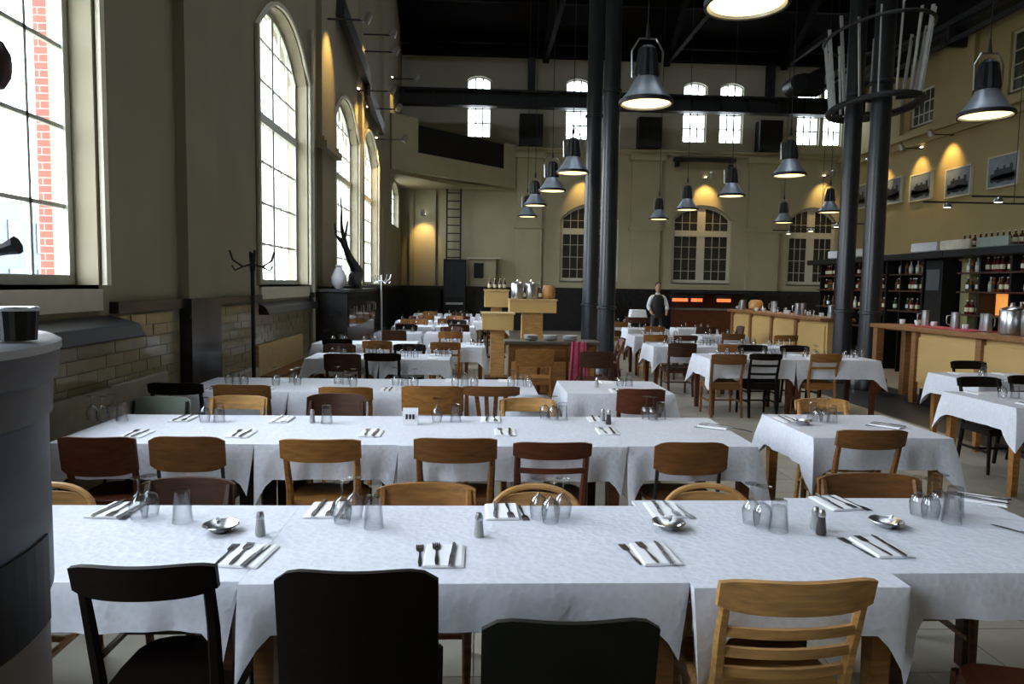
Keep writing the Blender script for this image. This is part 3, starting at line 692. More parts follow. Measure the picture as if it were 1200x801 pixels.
back_bar(13.92, 15.1, 'black shelving of bottles between the screen and the near right column', False)
back_bar(15.2, 18.4, 'dark shelving seen between the two right columns', False)
t = thing('service_screen', (8.75, 13.79, 0), 0, 'black panel with a dim grey screen behind the bar', 'screen')
b = MB(); b.box(0, .3, -.42, .1, 0, 2.28); b.box(.6, .64, -.95, .3, 0, 2.28); b.build('panel', black_m, t)
b = MB(); b.box(-.02, 0, -.36, .04, 1.7, 2.1); b.build('display', mat('dim_screen', (.10, .11, .12), .3), t)
b = MB(); b.box(9.0, 9.2, 12.97, 13.2, 0, 2.3); tag(b.build('bar_pillar', mat('olive_painted_post', (.25, .23, .10), .6)), 'pale olive post standing between the bar shelving units', 'post')
b = MB(); b.box(8.45, 9.3, 12.96, 13.86, 2.3, 2.42); tag(b.build('canopy_link', black_m), 'black canopy piece above the gap in the bar shelving', 'canopy')
for k, (y, L, m, n) in enumerate([(13.55, .8, white_m, 'white'), (12.65, .8, mat('cream_card', (.55, .53, .42), .6), 'cream'), (11.7, .75, green_m, 'grey green'), (10.3, .8, paleblue_m, 'pale blue'), (16.9, .9, white_m, 'white'), (15.6, .9, mat('dull_white', (.5, .5, .46), .5), 'dull white')]):
    b = MB(); b.box(8.46, 8.5, y - L / 2, y + L / 2, 2.44, 2.6); b.box(8.5, 8.9, y - L / 2, y + L / 2, 2.43, 2.46)
    tag(b.build('sign_board', m), ['white board on the canopy nearest the near column', 'cream board on the canopy in the middle', 'grey green board on the canopy right of the cream one', 'pale blue board on the canopy at the right edge', 'white board between the right columns', 'dull white board just right of the far column'][k], 'board', 'boards along the bar canopy')
def bottle_proto(m, cap, h=.3, r=.037):
    def f():
        t = thing('bottle')
        b = MB(); b.lathe([(r * .9, 0), (r, .01), (r, h * .6), (r * .4, h * .74), (r * .36, h * .93)], 10); b.build('glass_body', m, t, True)
        b = MB(); b.lathe([(r * 1.03, h * .18), (r * 1.03, h * .48)], 10); b.build('paper_label', cap, t, True)
        b = MB(); b.lathe([(r * .42, h * .93), (r * .42, h)], 8); b.build('cap', cap, t)
        return t
    return f
bcols = [(mat('brown_bottle', (.06, .02, .008), .12), mat('cream_label', (.62, .58, .42), .6)), (mat('green_bottle', (.02, .05, .02), .12), white_m), (mat('amber_bottle', (.16, .06, .012), .15), black_m),
         (mat('clear_spirit_bottle', (.40, .43, .42), .1), mat('pale_label', (.6, .62, .5), .6)), (mat('red_bottle', (.10, .012, .012), .15), MATS['cream_label'])]
bname = ['brown bottle', 'green bottle', 'amber bottle', 'clear bottle', 'red bottle']
for (y0, y1, nm) in ((9.4, 12.85, 'on the shelves by the amber niche'), (13.98, 15.0, 'on the shelves left of the grey screen'), (15.3, 18.3, 'on the shelving between the right columns')):
    Y0 = {9.4: 9.3, 13.98: 13.92, 15.3: 15.2}[y0]
    for z in (1.28, 1.69, 2.03):
        y = y0
        while y < y1:
            k = random.randrange(5)
            if random.random() < .92 and not (z == 1.28 and 11.5 < y < 12.3) and .07 < (y - Y0) % .75 < .72:
                o = place(('bottle', k), bottle_proto(bcols[k][0], bcols[k][1], random.choice([.25]), .04), (8.78 + random.uniform(0, .1), y, z + .002))
                reg(o, bname[k], nm + {1.28: ', lower shelf', 1.69: ', middle shelf', 2.03: ', top shelf'}[z], 'bottle', 'bottles behind the bar')
            y += random.uniform(.09, .14)
y = 11.2
while y < 12.9:
    o = place(('bottle', 0), None, (8.8, y, 2.465)); reg(o, 'dark bottle', 'standing on top of the bar canopy', 'bottle', 'bottles on the canopy'); y += .14

# ================================================================== counter clutter
def jug():
    t = thing('steel_jug'); b = MB(); b.lathe([(.06, 0), (.065, .02), (.055, .18), (.06, .24)], 14); b.build('body', silver, t, True)
    b = MB(); b.tube([(.055, 0, .2), (.11, 0, .18), (.11, 0, .08), (.06, 0, .05)], .008, 6); b.build('handle', silver, t, True); return t
def cup():
    t = thing('china_cup'); b = MB(); b.lathe([(.025, 0), (.04, .02), (.045, .08), (.04, .08), (.03, .02), (.001, .015)], 12); b.build('bowl', white_m, t, True)
    b = MB(); b.tube([(.042, 0, .06), (.065, 0, .05), (.06, 0, .025), (.04, 0, .025)], .005, 5); b.build('handle', white_m, t, True); return t
def urn():
    t = thing('steel_urn'); b = MB(); b.lathe([(.13, 0), (.14, .02), (.14, .30), (.12, .33), (.03, .36), (.02, .40)], 16); b.build('body', silver, t, True)
    b = MB(); b.tube([(-.13, 0, .06), (-.2, 0, .05), (-.2, 0, .02)], .012, 6); b.build('tap', chrome, t, True); return t
def tumbler_up():
    b = MB(); b.lathe([(.028, 0), (.035, .12), (.033, .12), (.026, .01), (.001, .01)], 12); return b.build('tumbler', glass, None, True)
ct = 1.152
wn = 'on the near bar counter'
for (y, k) in ((8.5, 'u'), (8.85, 'u'), (9.35, 'j'), (9.55, 'j'), (9.7, 'c'), (9.95, 'j'), (10.5, 'c'), (10.65, 'j'), (10.95, 'c'), (11.2, 'c')):
    mk, nm, cat = {'u': (urn, 'brushed steel urn', 'urn'), 'j': (jug, 'steel jug', 'jug'), 'c': (cup, 'white china cup', 'cup')}[k]
    reg(place(k, mk, (6.78 + random.uniform(-.1, .1), y, ct), random.random() * 6), nm, wn, cat, nm + 's ' + wn)
b = MB(); b.box(6.5, 6.9, 9.3, 10.6, ct, ct + .012); tag(b.build('tray', red_m, bevel=.004), 'flat red cloth lying on the near bar counter', 'cloth')
wn = 'on the far yellow counter'
for k_ in range(26):
    y = 13.4 + k_ * .19; kk = 'jccgggcj'[k_ % 8]
    if kk == 'g': o = place('tu', tumbler_up, (6.7 + random.uniform(-.15, .15), y, ct)); reg(o, 'clear tumbler', wn, 'glass', 'glasses ' + wn)
    else:
        mk, nm, cat = {'j': (jug, 'steel jug', 'jug'), 'c': (cup, 'white china cup', 'cup')}[kk]
        reg(place(kk, mk, (6.7 + random.uniform(-.15, .15), y, ct), random.random() * 6), nm, wn, cat, nm + 's ' + wn)
b = MB(); b.lathe([(.1, 0), (.16, .05), (.17, .18), (.12, .25), (.001, .26)], 14); o = b.build('bread_basket', honeywood, None, True); o.location = (6.75, 17.4, ct); tag(o, 'round honey coloured basket at the far end of the yellow counter', 'basket')
# hanging bar spots on thin rods
for k, (px, py_, l) in enumerate([(1110, 243, 'nearest the near column'), (1170, 237, 'nearest the right edge'), (980, 266, 'just left of the far column'), (950, 271, 'in front of the far casement'), (924, 274, 'leftmost, by the far casement')]):
    q = Px(px, py_, 7.5); t = thing('rod_spotlight', q, 0, 'small bright spotlight on a thin rod over the bar, ' + l, 'spotlight', 'rod spotlights over the bar')
    b = MB(); b.box(-.4, 1.6 if k < 2 else .9, -.012, .012, .07, .094); b.build('rod', steel_dark, t)
    b = MB(); b.tube([(1.1 if k < 2 else .8, 0, .09), (1.1 if k < 2 else .8, 0, (10 + (ZR - 10) * (YF - q.y) / (YF - YR) if q.y > YR + g else zg) - q.z)], .006, 5); b.build('cable', steel_dark, t)
    b = MB(); b.lathe([(.03, .075), (.06, .03), (.065, 0), (.055, 0), (.03, .05)], 12); b.build('head', silver, t, True)
    b = MB(); b.lathe([(.001, .0), (.05, .0), (.05, .01), (.001, .01)], 12); b.build('bulb', spot_glow, t)
    l = bpy.data.lights.new('bar_lamp', 'SPOT'); l.energy = 45; l.color = (1, .80, .52); l.spot_size = 1.9; l.spot_blend = .6; l.shadow_soft_size = .05
    lo = bpy.data.objects.new('bar_lamp', l); COL.objects.link(lo); lo.parent = t; lo.location = (0, 0, -.02)

# ================================================================== iron columns
def column(x, y, label, r=.17, group='tall iron columns'):
    t = thing('iron_column', (x, y, 0), 0, label, 'column', group)
    b = MB(); b.lathe([(r * 1.9, 0), (r * 1.9, .18), (r * 1.5, .26), (r * 1.25, .5)], 24); b.build('base', column_m, t, True)
    b = MB(); b.lathe([(r * 1.05, .5), (r, 1.2), (r * .93, 9.8)], 24); b.build('shaft', column_m, t, True)
    for z in (1.3, 5.1, 7.6):
        b = MB(); b.lathe([(r, z - .03), (r * 1.16, z - .02), (r * 1.16, z + .02), (r, z + .03)], 24); b.build('collar', column_m, t, True)
    b = MB(); b.lathe([(r * .95, 9.8), (r * 1.8, 10.1), (r * 1.8, 10.3)], 24); b.build('capital', column_m, t, True)
column(2.31, 13.0, 'near thick iron column of the pair in the middle of hall', .152)
column(2.3, 14.9, 'far iron column of the pair in the middle of hall', .165)
column(6.63, 12.0, 'near iron column at right, beside the bar counter end', .165)
column(6.62, 12.88, 'far iron column at right, left of the bar counter end', .155)
t = thing('slatted_basket', (6.76, 12.5, 4.82), 0, 'flared basket of pale slats ringed round the right columns', 'fixture')
def ring(r0x, r0y, z, sag=0): return [(r0x * math.cos(a * PI / 18), r0y * math.sin(a * PI / 18), z) for a in range(36)]
b = MB(); b.tube(ring(.62, 1.02, 0), .05, 8, True); b.tube(ring(.53, .93, .02), .03, 6, True); b.build('lower_ring', steel_dark, t, True)
b = MB(); b.tube(ring(.74, 1.15, 1.22), .03, 8, True); b.build('upper_ring', steel_dark, t, True)
sl = mat('pale_grey_slat', (.50, .51, .52), .45)
for k in range(16):
    a = 2 * PI * (k + .35) / 16
    b = MB(); b.bar((.58 * math.cos(a), .98 * math.sin(a), .02), (.72 * math.cos(a), 1.13 * math.sin(a), 1.3 + .08 * (k % 3)), .055, .02, up=(-math.sin(a), math.cos(a), 0)); b.build('slat', sl, t)
for a in (.5, 2.2, 3.7, 5.3):
    b = MB(); b.bar((.2 * math.cos(a) - .1, .8 * math.sin(a), .0), (.6 * math.cos(a), 1.0 * math.sin(a), 0), .05); b.build('bracket', steel_dark, t)

# ================================================================== pendant lamps
def roofz(y):
    if y > YR + g: return 10 + (ZR - 10) * (YF - y) / (YF - YR) - .05
    if y < YR - g: return 10 + (ZR - 10) * (y - YB) / (YR - YB) - .05
    return zg
def pendant():
    t = thing('pendant_lamp')
    b = MB(); b.lathe([(.30, 0), (.305, .03), (.295, .05), (.23, .12), (.15, .25), (.125, .30), (.001, .30), (.001, .29), (.115, .29), (.14, .24), (.22, .11), (.285, .03), (.29, 0)], 32, cap=False); b.build('shade', shade_m, t, True)
    b = MB(); b.lathe([(.292, .0), (.292, -.008), (.314, -.008), (.314, .035), (.305, .045)], 32, cap=False); b.build('shade_rim', steel_dark, t, True)
    b = MB(); b.lathe([(.001, .015), (.27, .015), (.275, .035), (.001, .035)], 28); b.build('diffuser', bulb_m, t, True)
    b = MB(); b.lathe([(.125, .29), (.145, .33), (.125, .50), (.105, .62), (.06, .66), (.001, .67)], 20, flute=.14); b.build('gear_housing', steel_dark, t)
    b = MB(); b.tube([(.17, 0, .30), (.18, 0, .60), (.10, 0, .74), (-.10, 0, .74), (-.18, 0, .60), (-.17, 0, .30)], .012, 6); b.build('bracket', silver, t)
    b = MB(); b.tube([(0, 0, .74), (0, 0, .9)], [.03, .012], 6); b.build('hook', steel_dark, t)
    return t
for k, (px, py_, lab) in enumerate([(875, 6, 'grey pendant lamp cut off by the top edge of picture'), (757, 122, 'large grey pendant lamp just right of the middle column'), (671, 203, 'pendant lamp left of the column, largest of its row'), (647, 224, 'second pendant lamp of the row left of the column'),
                                    (627, 241, 'third pendant lamp of the row left of the column'), (618, 254, 'farthest and smallest pendant lamp left of the column'), (1155, 136, 'large grey pendant lamp at the right, above the bar'), (925, 206, 'pendant lamp right of the double casement, largest of its row'),
                                    (857, 230, 'pendant lamp hanging right above the double casement window'), (805, 246, 'pendant lamp hanging over the left leaf of double casement'), (772, 257, 'smallest pendant lamp, left of the double casement window'), (918, 261, 'pendant lamp in front of the far right casement'), (972, 249, 'pendant lamp partly hidden by the far right column')]):
    q = Pz(px, py_, 3.8)
    o = place('pendant', pendant, q); tag(o, lab, 'lamp', 'industrial pendant lamps')
    l = bpy.data.lights.new('pendant_bulb', 'SPOT'); l.energy = 30; l.color = (1, .78, .45); l.spot_size = 2.3; l.spot_blend = .7; l.shadow_soft_size = .12
    lo = bpy.data.objects.new('pendant_bulb', l); COL.objects.link(lo); lo.location = q + Vector((0, 0, -.01))
    b = MB(); b.tube([(0, 0, .88), (0, 0, roofz(q.y) - q.z)], .008, 5); b.build('cable', steel_dark, o)

# ================================================================== tables and cloths
def table(x0, x1, y0, y1, label, m=orangewood, h=.745, group='dining tables'):
    t = thing('dining_table', ((x0 + x1) / 2, (y0 + y1) / 2, 0), 0, label, 'table', group); a = (x1 - x0) / 2 - .012; c = (y1 - y0) / 2 - .012
    b = MB(); b.box(-a, a, -c, c, h - .03, h); b.build('tabletop', m, t)
    b = MB(); b.box(-a + .05, a - .05, -c + .05, -c + .07, h - .12, h - .03); b.box(-a + .05, a - .05, c - .07, c - .05, h - .12, h - .03)
    b.box(-a + .05, -a + .07, -c + .07, c - .07, h - .12, h - .03); b.box(a - .07, a - .05, -c + .07, c - .07, h - .12, h - .03); b.build('apron', m, t)
    for sx in (-1, 1):
        for sy in (-1, 1):
            b = MB(); cx = sx * (a - .05); cy_ = sy * (c - .05); q = .034; r = .026
            b.hexa([(cx - r, cy_ - r, 0), (cx + r, cy_ - r, 0), (cx + r, cy_ + r, 0), (cx - r, cy_ + r, 0), (cx - q, cy_ - q, h - .03), (cx + q, cy_ - q, h - .03), (cx + q, cy_ + q, h - .03), (cx - q, cy_ + q, h - .03)])
            b.build('leg', m, t)
    return t
def cloth(x0, x1, y0, y1, label, drop=.18, jl=False, jr=False, tip=.16, seed=1, z=.749, dl=None, dr=None, group='white tablecloths'):
    """draped cloth: skirt with folds; jl/jr = another table touches that side (short skirt, only the corner tips hang)"""
    rnd = random.Random(seed); a = (x1 - x0) / 2; c = (y1 - y0) / 2
    dl = drop if dl is None else dl; dr = drop if dr is None else dr
    ax0 = -a - (.0045 if jl else 0); ax1 = a + (.0045 if jr else 0)
    st = .035; pts = []
    def side(p, q, n, kind):
        L = (Vector(q) - Vector(p)).length; k = max(6, int(L / st))
        for i in range(k): pts.append((p[0] + (q[0] - p[0]) * i / k, p[1] + (q[1] - p[1]) * i / k, n, kind, L * i / k, L))
    side((ax0, -c), (ax1, -c), (0, -1), 'f'); side((ax1, -c), (ax1, c), (1, 0), 'r'); side((ax1, c), (ax0, c), (0, 1), 'b'); side((ax0, c), (ax0, -c), (-1, 0), 'l')
    ph = [rnd.uniform(0, 6) for _ in range(4)]; rings = 7; n = len(pts); vs = []; fs = []
    for (x, y, nn, kd, s, L) in pts: vs.append((x, y, 0))
    for r in range(1, rings + 1):
        f = r / rings
        for (x, y, nn, kd, s, L) in pts:
            base = {'f': drop, 'b': drop, 'l': dl, 'r': dr}[kd]
            joined = (kd == 'l' and jl) or (kd == 'r' and jr)
            if joined: base = .012
            e = min(s, L - s); cw = .10; tp = max(0, 1 - e / cw)
            ln = base + tip * tp ** 1.25 * (0 if joined else 1)
            wav = (.014 * math.sin(s * 17 + ph[0]) + .009 * math.sin(s * 41 + ph[1])) * f * (.6 + 1.4 * tp)
            if joined: wav = 0
            flare = .012 + .045 * tp * f + .01 * f
            if joined: flare = .0
            # near a corner push towards the diagonal
            dx = nn[0] * (flare + wav); dy = nn[1] * (flare + wav)
            sx = (1 if x > 0 else -1); sy = (1 if y > 0 else -1)
            if not joined:
                if kd in 'fb' and not ((sx < 0 and jl) or (sx > 0 and jr)): dx += sx * .035 * tp * f
                if kd in 'rl': dy += sy * .035 * tp * f
            k_ = min(1, f * 3.0)
            vs.append((x + dx * (k_ ** .5), y + dy * (k_ ** .5), -ln * f))
    fs.append(tuple(range(n)))
    for r in range(rings):
        for i in range(n): fs.append((r * n + i, r * n + (i + 1) % n, (r + 1) * n + (i + 1) % n, (r + 1) * n + i))
    mb = MB(); mb.add(vs, fs); o = mb.build('tablecloth', cloth_m, None, True); o.location = ((x0 + x1) / 2, (y0 + y1) / 2, z)
    tag(o, label, 'tablecloth', group); return o
def laid(x0, x1, y0, y1, where, seed=1, m=orangewood, **k):
    table(x0, x1, y0, y1, 'table under the cloth ' + where, m); return cloth(x0, x1, y0, y1, 'white cloth over the table ' + where, seed=seed, **k)
# front row
laid(-2.3, -.735, 2.22, 3.0, 'at the left end of the front row', 1, darkwood, drop=.15, jr=True)
laid(-.725, .675, 2.2, 3.0, 'in the middle of the front row', 2, brownwood, drop=.15, jl=True, jr=True)
laid(.685, 1.37, 2.16, 3.08, 'right of the middle in the front row', 3, orangewood, drop=.15, jl=True, jr=True, tip=.19)
laid(1.38, 2.27, 2.27, 3.12, 'at the right end of the front row', 4, darkwood, drop=.15, jl=True, tip=.19)
# second row
laid(-2.42, -1.275, 4.15, 5.06, 'at the left end of the second row', 5, blackwood, drop=.2, jr=True)
laid(-1.265, -.455, 4.15, 5.06, 'second from the left in the second row', 6, blackwood, drop=.2, jl=True, jr=True)
laid(-.445, .875, 4.13, 5.08, 'right of the middle in the second row', 7, redwood, drop=.2, jl=True, jr=True)
laid(.885, 1.66, 4.15, 5.08, 'at the right end of the second row', 8, redwood, drop=.2, jl=True)
laid(2.12, 3.03, 4.42, 5.25, 'standing alone right of the second row', 9, orangewood, drop=.2, tip=.15)
# third row
laid(-2.5, -1.6, 6.15, 7.05, 'at the left end of the third row', 10, darkwood, drop=.2, jr=True)
laid(-1.59, -.5, 6.15, 7.05, 'in the middle of the third row', 11, darkwood, drop=.2, jl=True, jr=True)
laid(-.49, .52, 6.15, 7.08, 'at the right end of the third row', 12, brownwood, drop=.2, jl=True)
laid(.78, 1.72, 6.2, 7.05, 'small and square, right of the third row', 13, brownwood, drop=.2)
# right side
laid(4.36, 5.5, 5.62, 6.55, 'with orange legs at the right edge', 14, orangewood, drop=.2, tip=.16)
laid(5.2, 6.25, 7.25, 8.1, 'near the right edge by the near counter', 15, orangewood, drop=.22)
# fourth row and beyond, left of the columns
laid(-2.1, -1.2, 8.85, 9.6, 'left in the fourth row by the pale bench', 16, brownwood, drop=.18, jr=True)
laid(-1.19, -.35, 8.85, 9.6, 'right in the fourth row left of the orange chair', 17, brownwood, drop=.18, jl=True)
laid(-.75, .1, 10.7, 11.5, 'behind the orange chair left of the sideboard', 18, brownwood, drop=.22)
laid(-2.5, -1.55, 11.0, 11.72, 'left in the fifth row by the black cabinet', 19, brownwood, drop=.18)
laid(-1.5, -.95, 11.0, 11.75, 'right in the fifth row near the black cabinet', 20, brownwood, drop=.18)
far = []
yy = [13.8, 16.0, 18.2, 20.4, 22.6]
for j, y in enumerate(yy):
    for i, x in enumerate([-1.55, -.62, .35]):
        if x > 0 and y < 18: continue
        x += [.05, .12, -.05, .1, 0][j] ; far.append((x, y))
        laid(x - .42, x + .42, y - .36, y + .36, ['left', 'middle', 'right'][i] + ' in the ' + ['sixth', 'seventh', 'eighth', 'ninth', 'tenth'][j] + ' row, far left of the columns', 30 + j * 3 + i, brownwood, drop=.18)
# right of the columns
laid(3.05, 4.2, 9.35, 10.15, 'left half of long table in front of the yellow counter', 50, redwood, drop=.25, jr=True)
laid(4.21, 5.35, 9.35, 10.15, 'right half of long table in front of the yellow counter', 51, redwood, drop=.25, jl=True)
laid(2.75, 3.95, 11.2, 11.95, 'behind the long table, left', 52, redwood, drop=.25, jr=True)
laid(3.96, 5.1, 11.2, 11.95, 'behind the long table, right', 53, redwood, drop=.25, jl=True)
laid(2.95, 4.0, 13.5, 14.2, 'third behind, just right of the middle columns', 54, redwood, drop=.22)
laid(4.3, 5.2, 13.7, 14.4, 'third behind, towards the yellow counter', 55, redwood, drop=.22)
laid(3.3, 4.2, 15.8, 16.5, 'in front of the waiter, left one', 56, redwood, drop=.22)
laid(4.5, 5.4, 16.1, 16.8, 'in front of the waiter, right one', 57, redwood, drop=.22)
laid(3.0, 3.9, 18.0, 18.7, 'farthest, beside the waiter', 58, redwood, drop=.22)

# ================================================================== chairs
def chair(style, m, w=.42, h=.83, seat=None, slats=0, back_h=.12, sm=None, nspin=4):
    """faces +y; back at -y.  styles: rail, panel, steel, hoop, spindle"""
    def f():
        t = thing('dining_chair'); s = sm or m; hw = w / 2; sh = .45; leg = m
        if style == 'steel':
            leg = MATS['dark_painted_iron'] if m is not olive_m else chrome
            for sx in (-1, 1):
                b = MB(); x = sx * (hw - .03)
                b.tube([(x, -.21, 0), (x, -.19, .42), (x, -.22, .6), (x, -.26, h - .03)], .011, 6); b.build('rear_leg', leg, t, True)
                b = MB(); b.tube([(x, .2, 0), (x, .17, .43), (x, -.18, .43)], .011, 6); b.build('front_leg', leg, t, True)
        else:
            for sx in (-1, 1):
                x = sx * (hw - .022)
                b = MB(); top = h - (.02 if style == 'rail' else .05)
                if style == 'hoop': top = sh + .02
                b.tube([(x * .98, -.26, 0), (x * .97, -.20, sh - .05), (x * .97, -.20, sh + .06), (x, -.235, (sh + top) / 2 + .02), (x * 1.0, -.285 if style != 'hoop' else -.2, max(top, sh + .08))], [.019, .021, .021, .019, .016], 6)
                b.build('rear_leg', leg, t, True)
                b = MB(); b.tube([(x, .19, 0), (x, .175, sh - .03)], [.015, .021], 6); b.build('front_leg', leg, t, True)
            b = MB(); b.box(-hw + .03, hw - .03, .165, .185, sh - .09, sh - .03); b.box(-hw + .03, hw - .03, -.21, -.19, sh - .09, sh - .03)
            b.box(-hw + .012, -hw + .032, -.19, .165, sh - .09, sh - .03); b.box(hw - .032, hw - .012, -.19, .165, sh - .09, sh - .03); b.build('seat_frame', m, t)
            b = MB(); b.bar((-hw + .03, -.22, .2), (-hw + .03, .17, .2), .02); b.bar((hw - .03, -.22, .2), (hw - .03, .17, .2), .02); b.bar((-hw + .03, -.03, .2), (hw - .03, -.03, .2), .02); b.build('stretcher', m, t)
        # seat
        b = MB(); P = []
        for k in range(20):
            a = 2 * PI * k / 20; ca, sa = math.cos(a), math.sin(a)
            P.append((hw * math.copysign(abs(ca) ** .5, ca), -.01 + .21 * math.copysign(abs(sa) ** .5, sa) ))
        b.prism(P, sh - .028, sh); b.build('seat', s, t, bevel=.006)
        bow = .05
        def cur(z0, z1, edge=0, y0=-.27, ww=hw, bw=bow, tl=-.02, topcurve=0.0):
            return lambda u: (u * ww, y0 - bw * (1 - u * u) , z0 + edge * abs(u) ** 6, z1 - edge * abs(u) ** 6 + topcurve * (1 - u * u), tl)
        if style == 'rail':
            b = MB(); b.slab(12, cur(h - back_h, h, .015, -.265, hw + .005), .022); b.build('top_rail', m, t, True)
            for k in range(slats):
                z = h - back_h - .06 - k * (.11 if slats < 3 else .07)
                b = MB(); b.slab(10, cur(z - .03, z, 0, -.245 + .02 * k, hw - .03, .03, 0), .014); b.build('slat', m, t)
        elif style == 'panel':
            b = MB(); b.slab(12, cur(h - back_h, h, .045 if back_h > .3 else .02, -.25, hw + .005, .065, -.03 if back_h < .25 else -.05), .02); b.build('backrest', s, t, True)
        elif style == 'steel':
            b = MB(); b.slab(12, cur(h - back_h, h, .03, -.255, hw, .035, -.015), .012); b.build('backrest', s, t, True)
        elif style == 'hoop':
            b = MB(); pts = []
            for k in range(17):
                a = PI * k / 16; pts.append((-math.cos(a) * (hw - .01), -.21 - .07 * math.sin(a), sh + (h - sh) * min(1, math.sin(a) ** .35 if math.sin(a) > 0 else 0)))
            b.tube(pts, .015, 8); b.build('back_hoop', m, t, True)
            b = MB(); b.slab(10, lambda u: (u * (hw - .04), -.262 - .02 * (1 - u * u), h - .17, h - .03 - .03 * u * u, -.008), .01); b.build('backrest', m, t, True)
        elif style == 'spindle':
            b = MB(); b.slab(12, cur(h - .085, h, .01, -.27, hw + .01), .022); b.build('top_rail', m, t, True)
            for k in range(nspin):
                x = (-.5 + (k + .5) / nspin) * w * .72
                b = MB(); b.bar((x * .6, -.215, sh - .03), (x, -.285, h - .08), .035, .012, up=(0, 1, 0)); b.build('spindle', m, t)
        return t
    return f
CH = {
    'A': ('rail', blackwood, dict(w=.385, h=.90, back_h=.10, slats=0)),
    'B': ('panel', blackwood, dict(w=.44, h=.905, back_h=.42)),
    'C': ('panel', olive_m, dict(w=.47, h=.81, back_h=.34)),
    'D': ('rail', honeywood, dict(w=.455, h=.86, back_h=.105, slats=3)),
    'E': ('panel', redwood, dict(w=.40, h=.83, back_h=.22)),
    'F': ('steel', brownwood, dict(w=.41, h=.83, back_h=.20)),
    'G': ('rail', orangewood, dict(w=.43, h=.83, back_h=.13)),
    'H': ('rail', brownwood, dict(w=.45, h=.84, back_h=.14)),
    'I': ('rail', redwood, dict(w=.43, h=.82, back_h=.10, slats=1)),
    'J': ('steel', brownwood, dict(w=.42, h=.82, back_h=.19)),
    'K': ('rail', brownwood, dict(w=.42, h=.85, back_h=.12)),
    'L': ('panel', orangewood, dict(w=.50, h=.85, back_h=.24)),
    'M': ('spindle', brownwood, dict(w=.45, h=.85)),
    'N': ('rail', blackwood, dict(w=.42, h=.85, back_h=.09, slats=2)),
    'O': ('rail', honeywood, dict(w=.42, h=.82, back_h=.10)),
    'P': ('hoop', honeywood, dict(w=.46, h=.83)),
    'Q': ('steel', green_m, dict(w=.44, h=.82, back_h=.22, sm=green_m)),
    'R': ('panel', darkwood, dict(w=.43, h=.84, back_h=.22)),
    'S': ('rail', orangewood, dict(w=.43, h=.85, back_h=.12, slats=1)),
    'p': ('hoop', honeywood, dict(w=.44, h=.775)),
    'l': ('rail', orangewood, dict(w=.43, h=.775, back_h=.12)),
    'r': ('rail', darkwood, dict(w=.40, h=.78, back_h=.16)),
    'h': ('rail', brownwood, dict(w=.50, h=.79, back_h=.16)),
    'T': ('rail', blackwood, dict(w=.43, h=.85, back_h=.10)),
}
CN = {'A': 'black wooden chair with a curved top rail', 'B': 'almost black chair with a solid curved back', 'C': 'dark olive chair with a low solid back', 'D': 'honey wooden chair with a slatted back',
      'E': 'red brown chair with a solid panel back', 'F': 'brown plywood chair on a thin metal frame', 'G': 'orange brown chair with one deep top rail', 'H': 'mid brown chair with a deep top rail',
      'I': 'dark red chair with a rail and slat', 'J': 'brown plywood chair on a thin metal frame', 'K': 'mid brown chair with one top rail', 'L': 'orange brown chair with a broad panel back', 'M': 'brown chair with fanned back spindles',
      'N': 'black ladder back chair', 'O': 'honey wooden chair with one top rail', 'P': 'honey bentwood chair with a hooped back', 'Q': 'pale green chair on a thin metal frame', 'R': 'dark brown chair with a panel back',
      'S': 'orange brown chair with rail and slat', 'T': 'black chair with one top rail'}
def put_chair(k, x, y, rz=0, lab=None, where=None, group='dining chairs'):
    st, m, kw = CH[k]
    o = place(('chair', k), chair(st, m, **kw), (x, y, 0), rz)
    if lab: tag(o, lab, 'chair', group)
    else: reg(o, CN[k], where, 'chair', group)
    return o
def pc(k, px, pyt, Y, rz=0, lab=None, where=None):
    """chair whose back stands at depth Y on the sight line of picture column px"""
    q = Py(px, pyt, Y); off = -.29; c, s = math.cos(rz), math.sin(rz)
    return put_chair(k, q.x + s * off, Y - c * off, rz, lab, where)
# front row, near side
pc('A', 167, 665, 2.0, .03, 'black wooden chair with a curved top rail, front left beside the steel drum')
pc('B', 419, 668, 1.98, 0, 'almost black chair with a solid curved back, second at the front table')
pc('C', 669, 720, 1.88, 0, 'dark olive chair with a low solid back at the bottom middle')
pc('D', 937, 675, 1.98, .02, 'honey wooden chair with a slatted back at the front right')
put_chair('I', 1.72, 2.02, 1.25, 'dark red chair turned sideways at the bottom right corner')
# front row, far side
fs = 'on the far side of the front table'
pc('p', 64, 575, 3.22, PI, 'metal edged bentwood chair half hidden behind the steel drum')
pc('r', 222, 568, 3.28, PI, 'dark brown chair behind the front table, under the second brown panel chair')
pc('l', 500, 573, 3.22, PI, 'orange brown chair with straight top behind the front table')
pc('p', 627, 573, 3.22, PI, 'honey bentwood chair behind the front table, behind the inverted wine glasses')
pc('p', 825, 571, 3.24, PI, 'honey bentwood chair behind the front table, left of the lone table')
pc('h', 1018, 560, 3.36, PI, 'wide mid brown chair between the front table and lone table')
# second row near
pc('E', 112, 505, 3.98, 0, 'red brown panel back chair, first at the second table row')
pc('F', 217, 509, 3.98, 0, 'brown plywood chair on a metal frame, second at the second row')
pc('G', 375, 508, 3.95, 0, 'orange brown chair with a deep rail, third at the second row')
pc('H', 534, 507, 3.95, 0, 'mid brown chair with a curved rail, middle of the second row')
pc('I', 648, 513, 3.95, 0, 'dark red chair with a rail and slat at the second row')
pc('J', 812, 517, 3.95, 0, 'brown plywood chair at the right end of the second row')
pc('K', 1023, 505, 4.2, 0, 'mid brown chair in front of the lone white table')
